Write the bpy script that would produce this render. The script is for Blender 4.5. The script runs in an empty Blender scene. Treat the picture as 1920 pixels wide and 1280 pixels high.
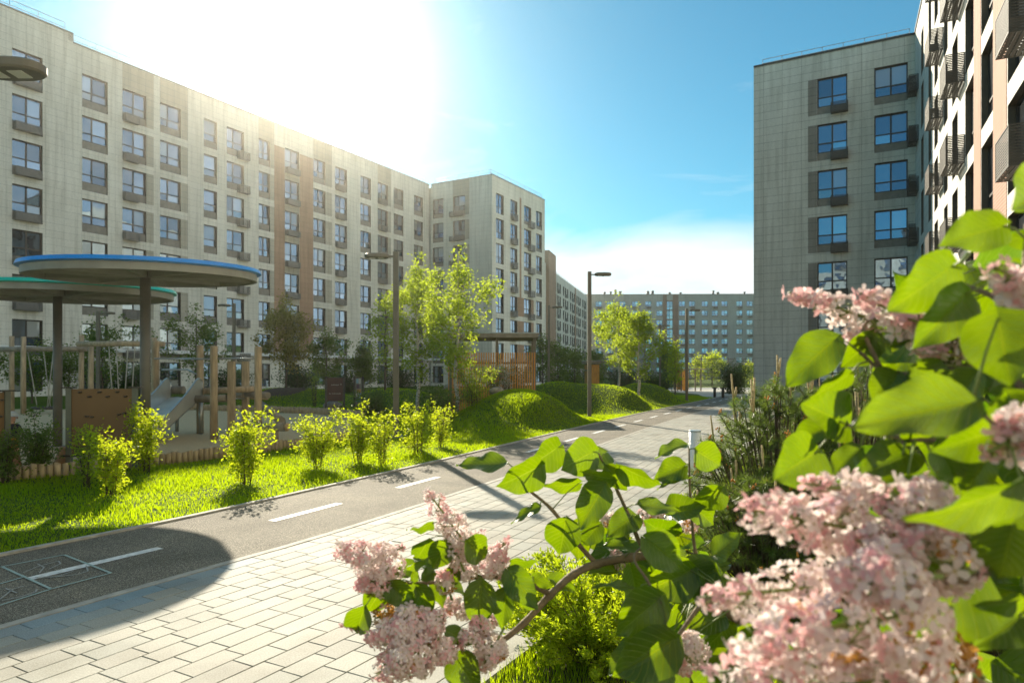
import bpy, bmesh, math, random
import numpy as np
from mathutils import Vector, Matrix

# ---------------------------------------------------------------- camera, sky, sun, exposure
SC = bpy.context.scene
EYE = 1.6
cam_d = bpy.data.cameras.new("camera"); cam = bpy.data.objects.new("camera", cam_d)
SC.collection.objects.link(cam); SC.camera = cam
cam.location = (0, 0, EYE); cam.rotation_euler = (math.radians(90), 0, 0)
cam_d.sensor_width = 36; cam_d.lens = 24; cam_d.shift_y = 59/1920
cam_d.clip_start = 0.02; cam_d.clip_end = 5000
cam_d.dof.use_dof = True; cam_d.dof.focus_distance = 3.0; cam_d.dof.aperture_fstop = 6.3

SUN_AZ, SUN_EL = math.radians(-18.5), math.radians(24.5)
world = bpy.data.worlds.new("World"); SC.world = world; world.use_nodes = True
wn, wl = world.node_tree.nodes, world.node_tree.links
bg = wn["Background"]; bg.inputs[1].default_value = 0.085
sky = wn.new("ShaderNodeTexSky"); sky.sky_type = 'NISHITA'; sky.sun_disc = False
sky.sun_elevation = SUN_EL; sky.sun_rotation = SUN_AZ; sky.altitude = 100
sky.air_density = 1.0; sky.dust_density = 0.25; sky.ozone_density = 5.5
# clouds: a veil of cirrus low over the far roofs, broken by noise
tc = wn.new("ShaderNodeTexCoord"); sep = wn.new("ShaderNodeSeparateXYZ"); wl.new(tc.outputs['Generated'], sep.inputs[0])
def wmath(op, a, b=None, c=None, clamp=False):
    n = wn.new("ShaderNodeMath"); n.operation = op; n.use_clamp = clamp
    for i, v in enumerate((a, b, c)):
        if v is None: continue
        if hasattr(v, 'name'): wl.new(v, n.inputs[i])
        else: n.inputs[i].default_value = v
    return n.outputs[0]
mp = wn.new("ShaderNodeMapping"); mp.inputs['Scale'].default_value = (2.2, 2.2, 9.0); mp.inputs['Location'].default_value = (0.35, 0.2, 0.1)
wl.new(tc.outputs['Generated'], mp.inputs[0])
nz = wn.new("ShaderNodeTexNoise"); nz.inputs['Scale'].default_value = 1.3; nz.inputs['Detail'].default_value = 7; nz.inputs['Roughness'].default_value = 0.55
nz.inputs['Distortion'].default_value = 0.5
wl.new(mp.outputs[0], nz.inputs[0])
band = wn.new("ShaderNodeValToRGB"); wl.new(sep.outputs[2], band.inputs[0])
cr = band.color_ramp; cr.elements[0].position = 0.0; cr.elements[0].color = (.62,)*3+(1,)
cr.elements[1].position = 0.42; cr.elements[1].color = (0,)*3+(1,)
for p_, v_ in ((0.10, .60), (0.165, .50), (0.215, .14), (0.27, .08)):
    e_ = cr.elements.new(p_); e_.color = (v_,)*3+(1,)
cm = wmath('ADD', nz.outputs[0], band.outputs[0])
cm = wmath('SUBTRACT', cm, 0.62)
front = wmath('MULTIPLY', wmath('ADD', sep.outputs[1], .1), 2.5, clamp=True)
cm = wmath('MULTIPLY', wmath('MULTIPLY', cm, 2.0, clamp=True), front)
# unseen cloud added on the right to brighten the left block's shaded walls
sd = wn.new("ShaderNodeVectorMath"); sd.operation = 'DOT_PRODUCT'; wl.new(tc.outputs['Generated'], sd.inputs[0]); sd.inputs[1].default_value = (.83, -.47, .30)
side = wmath('MULTIPLY', wmath('SUBTRACT', sd.outputs['Value'], .50), 2.4, clamp=True)
side = wmath('MULTIPLY', side, wmath('MULTIPLY', wmath('SUBTRACT', nz.outputs[0], .28), 3.2, clamp=True))
cm = wmath('MAXIMUM', cm, wmath('MULTIPLY', side, .85))
mixc = wn.new("ShaderNodeMixRGB"); 
tint = wn.new("ShaderNodeMixRGB"); tint.blend_type = 'MULTIPLY'; tint.inputs[0].default_value = 1; tint.inputs[2].default_value = (.50, .93, .76, 1)
wl.new(sky.outputs[0], tint.inputs[1])
wl.new(cm, mixc.inputs[0]); wl.new(tint.outputs[0], mixc.inputs[1])
mixc.inputs[2].default_value = (6.2, 6.6, 6.6, 1)
# glow round the sun, added into the sky colour
SUN_DIR = (math.sin(SUN_AZ)*math.cos(SUN_EL), math.cos(SUN_AZ)*math.cos(SUN_EL), math.sin(SUN_EL))
dt = wn.new("ShaderNodeVectorMath"); dt.operation = 'DOT_PRODUCT'; wl.new(tc.outputs['Generated'], dt.inputs[0]); dt.inputs[1].default_value = SUN_DIR
dpos = wmath('MAXIMUM', dt.outputs['Value'], 0.0)
g1 = wmath('MULTIPLY', wmath('POWER', dpos, 150.0), 11.0); g2 = wmath('MULTIPLY', wmath('POWER', dpos, 34.0), 1.2)
gl_ = wn.new("ShaderNodeMixRGB"); gl_.blend_type = 'ADD'; gl_.inputs[0].default_value = 1
gc = wn.new("ShaderNodeMixRGB"); gc.blend_type = 'MULTIPLY'; gc.inputs[0].default_value = 1; gc.inputs[1].default_value = (1, .98, .90, 1)
wl.new(wmath('ADD', g1, g2), gc.inputs[2]); wl.new(mixc.outputs[0], gl_.inputs[1]); wl.new(gc.outputs[0], gl_.inputs[2])
wl.new(gl_.outputs[0], bg.inputs[0])

sun_d = bpy.data.lights.new("sun", 'SUN'); sun = bpy.data.objects.new("sun", sun_d); SC.collection.objects.link(sun)
sun_d.energy = 4.6; sun_d.angle = math.radians(0.5); sun_d.color = (1.0, 0.89, 0.70)
S = Vector((math.sin(SUN_AZ)*math.cos(SUN_EL), math.cos(SUN_AZ)*math.cos(SUN_EL), math.sin(SUN_EL)))
sun.rotation_euler = S.to_track_quat('Z', 'Y').to_euler(); sun.location = S*300
SC.view_settings.view_transform = 'Standard'; SC.view_settings.look = 'None'
SC.view_settings.exposure = 1.05; SC.view_settings.gamma = 1
SC.render.engine = 'CYCLES'
cy = SC.cycles; cy.max_bounces = 8; cy.diffuse_bounces = 4; cy.glossy_bounces = 3; cy.transmission_bounces = 4
cy.transparent_max_bounces = 8; cy.caustics_reflective = False; cy.caustics_refractive = False
cy.sample_clamp_indirect = 8; cy.use_denoising = True
R = random.Random(7); NR = np.random.default_rng(7)

# ---------------------------------------------------------------- helpers
def px(x, y, Z):            # photograph ray -> point at depth Z (metres in front of the lens)
    return Vector(((x-960)/1280*Z, Z, EYE-(y-699)/1280*Z))
def gp(x, y):               # ground point seen at this place
    Z = 1280*EYE/(y-699); return Vector(((x-960)/1280*Z, Z, 0))
def tag(o, label=None, cat=None, group=None, kind=None):
    if label: o['label'] = label
    if cat: o['category'] = cat
    if group: o['group'] = group
    if kind: o['kind'] = kind
    return o
def empty(name, loc=(0, 0, 0), rz=0):
    o = bpy.data.objects.new(name, None); SC.collection.objects.link(o)
    o.location = loc; o.rotation_euler = (0, 0, rz); o.empty_display_size = .2
    return o
def link(name, me, parent=None):
    o = bpy.data.objects.new(name, me); SC.collection.objects.link(o)
    if parent is not None: o.parent = parent
    return o
def copy_tree(o, parent=None):
    c = o.copy(); SC.collection.objects.link(c); c.parent = parent
    for ch in list(o.children): copy_tree(ch, c)
    return c

class MB:
    def __init__(s): s.v = []; s.f = []; s.m = []; s.mi = 0; s.sm = []; s.smooth = False
    def add(s, vs, fs):
        b = len(s.v); s.v += [tuple(v) for v in vs]
        for f in fs: s.f.append(tuple(b+i for i in f)); s.m.append(s.mi); s.sm.append(s.smooth)
    def box(s, a, b, M=None):
        x0, y0, z0 = a; x1, y1, z1 = b
        vs = [Vector((x, y, z)) for z in (z0, z1) for y in (y0, y1) for x in (x0, x1)]
        if M is not None: vs = [M @ v for v in vs]
        s.add(vs, [(0, 2, 3, 1), (4, 5, 7, 6), (0, 1, 5, 4), (2, 6, 7, 3), (0, 4, 6, 2), (1, 3, 7, 5)])
    def tube(s, pts, rad, n=8, cap=True, rough=0.0):
        pts = [Vector(p) for p in pts]
        if not isinstance(rad, (list, tuple)): rad = [rad]*len(pts)
        ref = None; base = len(s.v); sm0 = s.smooth; s.smooth = True
        rings = []
        for i, p in enumerate(pts):
            d = (pts[min(i+1, len(pts)-1)]-pts[max(i-1, 0)]).normalized()
            if ref is None: ref = Vector((1, 0, 0)) if abs(d.x) < .8 else Vector((0, 1, 0))
            u = d.cross(ref).normalized(); w = d.cross(u).normalized(); ref = u.cross(d)*1.0
            rings.append([p+(u*math.cos(2*math.pi*k/n)+w*math.sin(2*math.pi*k/n))*rad[i]*(1+rough*(R.random()-.5)) for k in range(n)])
        vs = [v for r in rings for v in r]; fs = []
        for i in range(len(pts)-1):
            for k in range(n):
                k2 = (k+1) % n
                fs.append((i*n+k, i*n+k2, (i+1)*n+k2, (i+1)*n+k))
        s.add(vs, fs)
        s.smooth = False
        if cap:
            s.f.append(tuple(base+k for k in range(n))[::-1]); s.m.append(s.mi); s.sm.append(False)
            s.f.append(tuple(base+(len(pts)-1)*n+k for k in range(n))); s.m.append(s.mi); s.sm.append(False)
        s.smooth = sm0
    def quad(s, *vs): s.add(vs, [tuple(range(len(vs)))])
    def mesh(s, name, mats):
        me = bpy.data.meshes.new(name)
        me.from_pydata(s.v, [], s.f)
        for m in (mats if isinstance(mats, (list, tuple)) else [mats]):
            if m is not None: me.materials.append(m)
        me.polygons.foreach_set('material_index', s.m)
        me.polygons.foreach_set('use_smooth', s.sm)
        me.update(); return me
    def build(s, name, mats, parent=None):
        return link(name, s.mesh(name, mats), parent)

def np_mesh(name, verts, faces, mats, smooth=False):   # verts (n,3), faces (m,k)
    me = bpy.data.meshes.new(name); n, m, k = len(verts), len(faces), faces.shape[1]
    me.vertices.add(n); me.vertices.foreach_set('co', np.asarray(verts, np.float32).ravel())
    me.loops.add(m*k); me.loops.foreach_set('vertex_index', faces.astype(np.int32).ravel())
    me.polygons.add(m); me.polygons.foreach_set('loop_start', np.arange(0, m*k, k, dtype=np.int32))
    me.polygons.foreach_set('loop_total', np.full(m, k, np.int32))
    me.polygons.foreach_set('use_smooth', np.full(m, smooth, bool))
    for mt in (mats if isinstance(mats, (list, tuple)) else [mats]): me.materials.append(mt)
    me.update(calc_edges=True); return me

# ---------------------------------------------------------------- materials
def newmat(name):
    m = bpy.data.materials.new(name); m.use_nodes = True
    return m, m.node_tree.nodes, m.node_tree.links, m.node_tree.nodes['Principled BSDF']
def noise(n, l, scale, detail=4, coord='Object', sc=(1, 1, 1)):
    t = n.new("ShaderNodeTexCoord"); mpn = n.new("ShaderNodeMapping"); mpn.inputs['Scale'].default_value = sc
    l.new(t.outputs[coord], mpn.inputs[0]); z = n.new("ShaderNodeTexNoise")
    z.inputs['Scale'].default_value = scale; z.inputs['Detail'].default_value = detail
    l.new(mpn.outputs[0], z.inputs[0]); return z
def ramp(n, l, src, stops):
    r = n.new("ShaderNodeValToRGB"); l.new(src, r.inputs[0]); e = r.color_ramp.elements
    e[0].position, e[0].color = stops[0][0], tuple(stops[0][1])+(1,)
    e[1].position, e[1].color = stops[-1][0], tuple(stops[-1][1])+(1,)
    for p_, c_ in stops[1:-1]:
        q = e.new(p_); q.color = tuple(c_)+(1,)
    return r
def simple(name, col, rough=.6, metal=0, var=.25, scale=4, bump=0, bscale=40, sc=(1, 1, 1), spec=.5):
    m, n, l, b = newmat(name)
    z = noise(n, l, scale, 5, sc=sc)
    r = ramp(n, l, z.outputs[0], [(.3, [c*(1-var) for c in col]), (.7, [min(1, c*(1+var)) for c in col])])
    l.new(r.outputs[0], b.inputs['Base Color']); b.inputs['Roughness'].default_value = rough
    b.inputs['Metallic'].default_value = metal; b.inputs['Specular IOR Level'].default_value = spec
    if bump:
        z2 = noise(n, l, bscale, 4, sc=sc); bp = n.new("ShaderNodeBump"); bp.inputs['Strength'].default_value = bump
        bp.inputs['Distance'].default_value = .01
        l.new(z2.outputs[0], bp.inputs['Height']); l.new(bp.outputs[0], b.inputs['Normal'])
    return m
def leafmat(name, c1, c2, trans, tcol, rough=.45, spec=.4):
    """thin leaf: reflects with its own green, lets yellow-green light through"""
    m, n, l, b = newmat(name)
    g = n.new("ShaderNodeNewGeometry")
    r = ramp(n, l, g.outputs['Random Per Island'], [(0, c1), (1, c2)])
    l.new(r.outputs[0], b.inputs['Base Color']); b.inputs['Roughness'].default_value = rough
    b.inputs['Specular IOR Level'].default_value = spec
    t = n.new("ShaderNodeBsdfTranslucent")
    r2 = ramp(n, l, g.outputs['Random Per Island'], [(0, [c*.75 for c in tcol]), (1, [min(1, c*1.2) for c in tcol])])
    l.new(r2.outputs[0], t.inputs[0])
    mx = n.new("ShaderNodeMixShader"); mx.inputs[0].default_value = trans
    l.new(b.outputs[0], mx.inputs[1]); l.new(t.outputs[0], mx.inputs[2])
    l.new(mx.outputs[0], n['Material Output'].inputs[0]); return m
def tilewall(name, c1, c2, mortar, w=1.2, h=.5, var=.0, msize=.012, rough=.75, dv=(1.363, .375)):
    """rectangular cladding panels laid out in metres along the facade"""
    m, n, l, b = newmat(name)
    t = n.new("ShaderNodeTexCoord"); s_ = n.new("ShaderNodeSeparateXYZ"); l.new(t.outputs['Object'], s_.inputs[0])
    a = n.new("ShaderNodeVectorMath"); a.operation = 'DOT_PRODUCT'; l.new(t.outputs['Object'], a.inputs[0]); a.inputs[1].default_value = (dv[0], dv[1], 0)   # distance along either wall direction
    c = n.new("ShaderNodeCombineXYZ"); l.new(a.outputs['Value'], c.inputs[0]); l.new(s_.outputs[2], c.inputs[1])
    br = n.new("ShaderNodeTexBrick"); l.new(c.outputs[0], br.inputs[0]); br.offset = 0
    br.inputs['Scale'].default_value = 1; br.inputs['Brick Width'].default_value = w; br.inputs['Row Height'].default_value = h
    br.inputs['Mortar Size'].default_value = msize; br.inputs['Mortar Smooth'].default_value = .2
    br.inputs['Color1'].default_value = tuple(c1)+(1,); br.inputs['Color2'].default_value = tuple(c2)+(1,)
    br.inputs['Mortar'].default_value = tuple(mortar)+(1,)
    z = noise(n, l, .5, 6, sc=(1, 1, .35)); z3 = noise(n, l, 9, 3)
    ov = n.new("ShaderNodeMixRGB"); ov.blend_type = 'MULTIPLY'; ov.inputs[0].default_value = 1
    r = ramp(n, l, z.outputs[0], [(.3, (.84, .84, .83)), (.7, (1.05, 1.05, 1.05))])
    l.new(br.outputs[0], ov.inputs[1]); l.new(r.outputs[0], ov.inputs[2])
    zs = noise(n, l, 1.6, 5, sc=(2.5, 2.5, .16)); rs_ = ramp(n, l, zs.outputs[0], [(.34, (.86, .85, .83)), (.52, (1, 1, 1)), (.8, (1.03, 1.03, 1.03))])
    ov1 = n.new("ShaderNodeMixRGB"); ov1.blend_type = 'MULTIPLY'; ov1.inputs[0].default_value = 1; l.new(ov.outputs[0], ov1.inputs[1]); l.new(rs_.outputs[0], ov1.inputs[2]); ov = ov1
    ov2 = n.new("ShaderNodeMixRGB"); ov2.blend_type = 'MULTIPLY'; ov2.inputs[0].default_value = 1
    r3 = ramp(n, l, z3.outputs[0], [(.3, (.93, .93, .93)), (.7, (1.04, 1.04, 1.04))])
    l.new(ov.outputs[0], ov2.inputs[1]); l.new(r3.outputs[0], ov2.inputs[2])
    l.new(ov2.outputs[0], b.inputs['Base Color']); b.inputs['Roughness'].default_value = rough
    bp = n.new("ShaderNodeBump"); bp.inputs['Strength'].default_value = .5; bp.inputs['Distance'].default_value = .01; bp.invert = True
    l.new(br.outputs['Fac'], bp.inputs['Height']); l.new(bp.outputs[0], b.inputs['Normal'])
    return m
M = {}
M['wallA'] = tilewall('light stone cladding', (.82, .775, .67), (.78, .735, .63), (.56, .53, .45))
M['wallC'] = tilewall('grey stone cladding', (.71, .675, .59), (.66, .63, .55), (.33, .30, .26), 1.25, .52, dv=(.439, -1.385))
M['wallC2'] = tilewall('white stone cladding', (.74, .72, .65), (.68, .66, .60), (.40, .38, .35), dv=(.439, -1.385))
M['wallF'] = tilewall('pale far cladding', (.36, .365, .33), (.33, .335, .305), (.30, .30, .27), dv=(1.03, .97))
M['greyp'] = tilewall('grey cladding', (.52, .47, .37), (.47, .43, .34), (.28, .27, .24))
M['brownp'] = tilewall('brown cladding', (.44, .27, .17), (.40, .245, .155), (.28, .17, .11))
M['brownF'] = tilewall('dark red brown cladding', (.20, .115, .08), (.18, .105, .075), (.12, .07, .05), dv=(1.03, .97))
M['greypC'] = tilewall('dark grey cladding', (.30, .27, .23), (.27, .245, .21), (.12, .11, .10), 1.25, .52, dv=(.439, -1.385))
M['pinkp'] = tilewall('terracotta ribbed cladding', (.50, .27, .18), (.46, .245, .165), (.30, .15, .1), 6.0, .10, msize=.02, dv=(.439, -1.385))
M['spand'] = simple('dark grey spandrel', (.23, .21, .175), .6, var=.15)
M['reveal'] = simple('dark brown window reveal', (.13, .105, .075), .6, var=.15)
M['frame'] = simple('dark brown window frame', (.045, .038, .03), .45, var=.2)
M['basket'] = simple('grey perforated metal', (.17, .165, .15), .5, .2, var=.15)
M['basket_d'] = simple('dark bronze metal', (.07, .062, .05), .5, .3, var=.2)
M['rail'] = simple('galvanised railing', (.35, .40, .42), .4, .6)
M['white_trim'] = simple('white painted metal', (.75, .75, .72), .5, var=.06)
M['roof'] = simple('roof felt', (.12, .12, .12), .9)
def panemat():
    m, n, l, b = newmat('window glass')
    oi = n.new("ShaderNodeObjectInfo"); g = n.new("ShaderNodeNewGeometry")
    ad = n.new("ShaderNodeMath"); ad.operation = 'ADD'; l.new(oi.outputs['Random'], ad.inputs[0]); l.new(g.outputs['Random Per Island'], ad.inputs[1])
    fr = n.new("ShaderNodeMath"); fr.operation = 'FRACT'; l.new(ad.outputs[0], fr.inputs[0])
    r = ramp(n, l, fr.outputs[0], [(0, (.012, .016, .02)), (.55, (.03, .035, .04)), (.72, (.12, .12, .11)), (1, (.50, .48, .42))])
    r.color_ramp.interpolation = 'LINEAR'
    l.new(r.outputs[0], b.inputs['Base Color']); b.inputs['Roughness'].default_value = .35
    b.inputs['Specular IOR Level'].default_value = .2
    gl = n.new("ShaderNodeBsdfGlossy"); gl.inputs['Roughness'].default_value = .02; gl.inputs['Color'].default_value = (.50, .68, .88, 1)
    z = noise(n, l, .8, 2); bp = n.new("ShaderNodeBump"); bp.inputs['Strength'].default_value = .25; bp.inputs['Distance'].default_value = .02
    l.new(z.outputs[0], bp.inputs['Height']); l.new(bp.outputs[0], gl.inputs['Normal'])
    fz = n.new("ShaderNodeLayerWeight"); fz.inputs[0].default_value = .35
    mr = n.new("ShaderNodeMapRange"); mr.inputs[3].default_value = .40; mr.inputs[4].default_value = 1.0
    l.new(fz.outputs['Fresnel'], mr.inputs[0])
    wv = n.new("ShaderNodeMath"); wv.operation = 'MULTIPLY'; wv.inputs[1].default_value = 7.31; l.new(fr.outputs[0], wv.inputs[0])
    w2 = n.new("ShaderNodeMath"); w2.operation = 'FRACT'; l.new(wv.outputs[0], w2.inputs[0])
    w3 = n.new("ShaderNodeMapRange"); w3.inputs[3].default_value = .62; w3.inputs[4].default_value = 1.25; l.new(w2.outputs[0], w3.inputs[0])
    w4 = n.new("ShaderNodeMath"); w4.operation = 'MULTIPLY'; w4.use_clamp = True; l.new(mr.outputs[0], w4.inputs[0]); l.new(w3.outputs[0], w4.inputs[1])
    mx = n.new("ShaderNodeMixShader"); l.new(w4.outputs[0], mx.inputs[0]); l.new(b.outputs[0], mx.inputs[1]); l.new(gl.outputs[0], mx.inputs[2])
    l.new(mx.outputs[0], n['Material Output'].inputs[0]); return m
M['pane'] = panemat()
# ---------------------------------------------------------------- buildings
class Facade:
    """local frame: x along the wall (left to right seen from outside), y into the wall, z up"""
    def __init__(s, P, d):
        d = Vector((d[0], d[1], 0)).normalized(); s.d = d
        n_in = Vector((0, 0, 1)).cross(d)
        s.M = Matrix(((d.x, n_in.x, 0, P[0]), (d.y, n_in.y, 0, P[1]), (0, 0, 1, 0), (0, 0, 0, 1)))
RECESS = .24
_wm = {}
def window_geo(w, h, sp, mb, T, style=0):
    """frame, mullions and grey panel under the glass; T places it"""
    f = .075; y0, y1 = RECESS-.06, RECESS
    g0 = sp
    mb.mi = 0
    for a, b in (((0, y0, g0), (f, y1, h)), ((w-f, y0, g0), (w, y1, h)), ((f, y0, g0), (w-f, y1, g0+f)), ((f, y0, h-f), (w-f, y1, h))):
        mb.box(a, b, T)
    cx = w*.5 if style != 2 else w*.42
    tz = g0+(h-g0)*.34
    if style == 3:
        mb.box((f, y0+.006, tz-.04), (w-f, y1-.003, tz+.04), T)
    else:
        mb.box((cx-.05, y0+.003, g0+f), (cx+.05, y1-.002, h-f), T)
        mb.box((f, y0+.006, tz-.04), (cx-.05, y1-.003, tz+.04), T)
        mb.box((cx+.05, y0+.006, tz-.04), (w-f, y1-.003, tz+.04), T)
    if sp > .05:
        mb.mi = 1; mb.box((.0, RECESS-.12, 0), (w, RECESS-.004, sp-.002), T)
    mb.mi = 0
def pane_geo(w, h, sp, mb, T, rnd, style=0):
    f = .06; g0 = sp+f; tz = sp+(h-sp)*.34; y = RECESS-.025; cx = w*.5 if style != 2 else w*.42
    cells = [(f, cx, g0, tz), (cx, w-f, g0, tz), (f, cx, tz, h-f), (cx, w-f, tz, h-f)] if style != 3 else [(f, w-f, g0, tz), (f, w-f, tz, h-f)]
    for (a, b, c, d) in cells:
        ty, tz2 = rnd.uniform(-.012, .012), rnd.uniform(-.014, .014)
        mb.quad(*[T @ Vector(q) for q in ((a, y-ty-tz2, c), (b, y+ty-tz2, c), (b, y+ty+tz2, d), (a, y-ty+tz2, d))])
def ac_geo(mb, T, w=.95, h=.6, d=.42):
    """basket for an air conditioner: slatted front, side plates, floor"""
    for x in (0, w-.03):
        for y in (-d, -.03): mb.box((x, y, 0), (x+.03, y+.03, h), T)
        for z in (0, h-.03): mb.box((x, -d+.03, z), (x+.03, -.03, z+.03), T)
    n = max(8, int(h/.07)); st = (h-.08)/n
    for z in (0, h-.03): mb.box((.03, -d, z), (w-.03, -d+.03, z+.03), T)
    for i in range(n):
        z = .045+i*st
        mb.box((.03, -d+.006, z), (w-.03, -d+.018, z+st*.62), T)
        for x in (.006, w-.018): mb.box((x, -d+.03, z), (x+.012, -.03, z+st*.62), T)
    for i in range(5): mb.box((.03, -d+.05+i*d*.18, .004), (w-.03, -d+.05+i*d*.18+d*.12, .016), T)
def outdoor_unit(mb, T, w=.8, h=.52, d=.3):
    mb.box((.07, -.08-d, .03), (.07+w, -.08, .03+h), T)
def wall_skin(mb, u0, u1, z0, z1, holes, F, depth=RECESS):
    xs = sorted({u0, u1, *[h[0] for h in holes], *[h[1] for h in holes]}); zs = sorted({z0, z1, *[h[2] for h in holes], *[h[3] for h in holes]})
    T = F.M
    import bisect
    hole = set()
    for h in holes:
        for i in range(bisect.bisect_left(xs, h[0]), bisect.bisect_left(xs, h[1])):
            for j in range(bisect.bisect_left(zs, h[2]), bisect.bisect_left(zs, h[3])): hole.add((i, j))
    for j in range(len(zs)-1):
        i = 0
        while i < len(xs)-1:
            if (i, j) in hole: i += 1; continue
            k = i
            while k+1 < len(xs)-1 and (k+1, j) not in hole: k += 1
            mb.quad(*[T @ Vector(q) for q in ((xs[i], 0, zs[j]), (xs[k+1], 0, zs[j]), (xs[k+1], 0, zs[j+1]), (xs[i], 0, zs[j+1]))]); i = k+1
    for (a, b, c, d) in holes:
        D = depth; mb.mi = 2
        for q4 in (((a, 0, c), (a, D, c), (a, D, d), (a, 0, d)), ((b, 0, c), (b, 0, d), (b, D, d), (b, D, c)),
                   ((a, 0, c), (b, 0, c), (b, D, c), (a, D, c)), ((a, 0, d), (a, D, d), (b, D, d), (b, 0, d))):
            mb.quad(*[T @ Vector(q) for q in q4])
        mb.mi = 0
def panel(mb, F, u0, u1, z0, z1, off=.012):      # mb is a list of separate cladding panels
    b = MB(); b.box((u0, -off, z0), (u1, .0-.001, z1), F.M); mb.append(b)

class Building:
    def __init__(s, name, loc, label, cat='building', group=None):
        s.root = tag(empty(name, loc), label, cat, group); s.loc = Vector(loc)
        s.wins = []; s.acs = []; s.W = MB(); s.Inv = Matrix.Translation(-s.loc)
    def face(s, F, u0, u1, z0, z1, wins, extra=()):
        """wins: (u0,u1,zbottom,ztop,spandrel,style)"""
        wall_skin(s.W, u0, u1, z0, z1, [w[:4] for w in wins]+list(extra), F)
        for w in wins: s.wins.append((F, w))
    def finish(s, wallmats, acmat, winmats, limit=100):
        s.W.v = [tuple(Vector(v)-s.loc) for v in s.W.v]
        s.W.build('wall', wallmats, s.root)
        key = lambda F, u, z: (F.M @ Vector((u, 0, z))-Vector((0, 0, EYE))).length
        s.wins.sort(key=lambda t: key(t[0], (t[1][0]+t[1][1])/2, (t[1][2]+t[1][3])/2))
        rest_w, rest_p = MB(), MB(); rnd = random.Random(5)
        for i, (F, (a, b, c, d, sp, st)) in enumerate(s.wins):
            w, h = round(b-a, 2), round(d-c, 2); T = F.M @ Matrix.Translation((a, 0, c))
            if i < limit:
                k = (w, h, sp, st, tuple(m.name for m in winmats))
                if k not in _wm:
                    mw, mp_ = MB(), MB(); window_geo(w, h, sp, mw, Matrix(), st); pane_geo(w, h, sp, mp_, Matrix(), rnd, st)
                    _wm[k] = (mw.mesh('window', list(winmats)), mp_.mesh('pane', M['pane']))
                o = link('window', _wm[k][0], s.root); o.matrix_local = s.Inv @ T
                p_ = link('pane', _wm[k][1], o)
                p_.rotation_euler = (rnd.uniform(-.006, .006), 0, rnd.uniform(-.008, .008))
            else:
                T2 = s.Inv @ T; window_geo(w, h, sp, rest_w, T2, st); pane_geo(w, h, sp, rest_p, T2, rnd, st)
        if rest_w.v:
            o = rest_w.build('window', list(winmats), s.root); o['kind'] = 'stuff'
            p_ = rest_p.build('pane', M['pane'], o); p_['kind'] = 'stuff'
        s.acs.sort(key=lambda t: key(t[0], t[1], t[2])); mesh = None; rest = MB(); Mg = {}
        for i, (F, u, z, w, h, d) in enumerate(s.acs):
            T = F.M @ Matrix.Translation((u, 0, z))
            if i < limit:
                if (w, h, d) not in Mg:
                    mb = MB(); ac_geo(mb, Matrix(), w, h, d); Mg[(w, h, d)] = mb.mesh('air_conditioner_basket', acmat)
                o = link('air_conditioner_basket', Mg[(w, h, d)], s.root); o.matrix_local = s.Inv @ T
            else: ac_geo(rest, s.Inv @ T, w, h, d)
        if rest.v: rest.build('air_conditioner_basket', acmat, s.root)['kind'] = 'stuff'
    def part(s, name, mb, mat):
        if isinstance(mb, list):
            for b in mb: s.part(name, b, mat)
            return
        mb.v = [tuple(Vector(v)-s.loc) for v in mb.v]; return mb.build(name, mat, s.root)
def prism(mb, pts, z0, z1):
    n = len(pts); vs = [(p[0], p[1], z0) for p in pts]+[(p[0], p[1], z1) for p in pts]
    mb.add(vs, [tuple(range(n))[::-1], tuple(range(n, 2*n))]+[(i, (i+1) % n, n+(i+1) % n, n+i) for i in range(n)])
def railing(mb, F, u0, u1, z, inset=.5, step=1.6, h=.75, r=.022):
    T = F.M
    n = max(1, int((u1-u0)/step))
    for i in range(n+1):
        u = u0+(u1-u0)*i/n; mb.tube([T @ Vector((u, inset, z)), T @ Vector((u, inset, z+h))], r, 4)
    for hh in (h, h*.5): mb.tube([T @ Vector((u0, inset, z+hh)), T @ Vector((u1, inset, z+hh))], r, 4)

# --- building A: long L-shaped block on the left
A1 = Facade((-31.3, 48.7), (.494, .869)); A2 = Facade((-10.1, 85.4), (.869, -.494)); A3 = Facade((-2.37, 81.0), (.494, .869))
HA = 25.1
bA = Building('apartment_block', (-20, 70, 0), 'long pale stone apartment block with brown stripe, left behind the playground')
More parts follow.
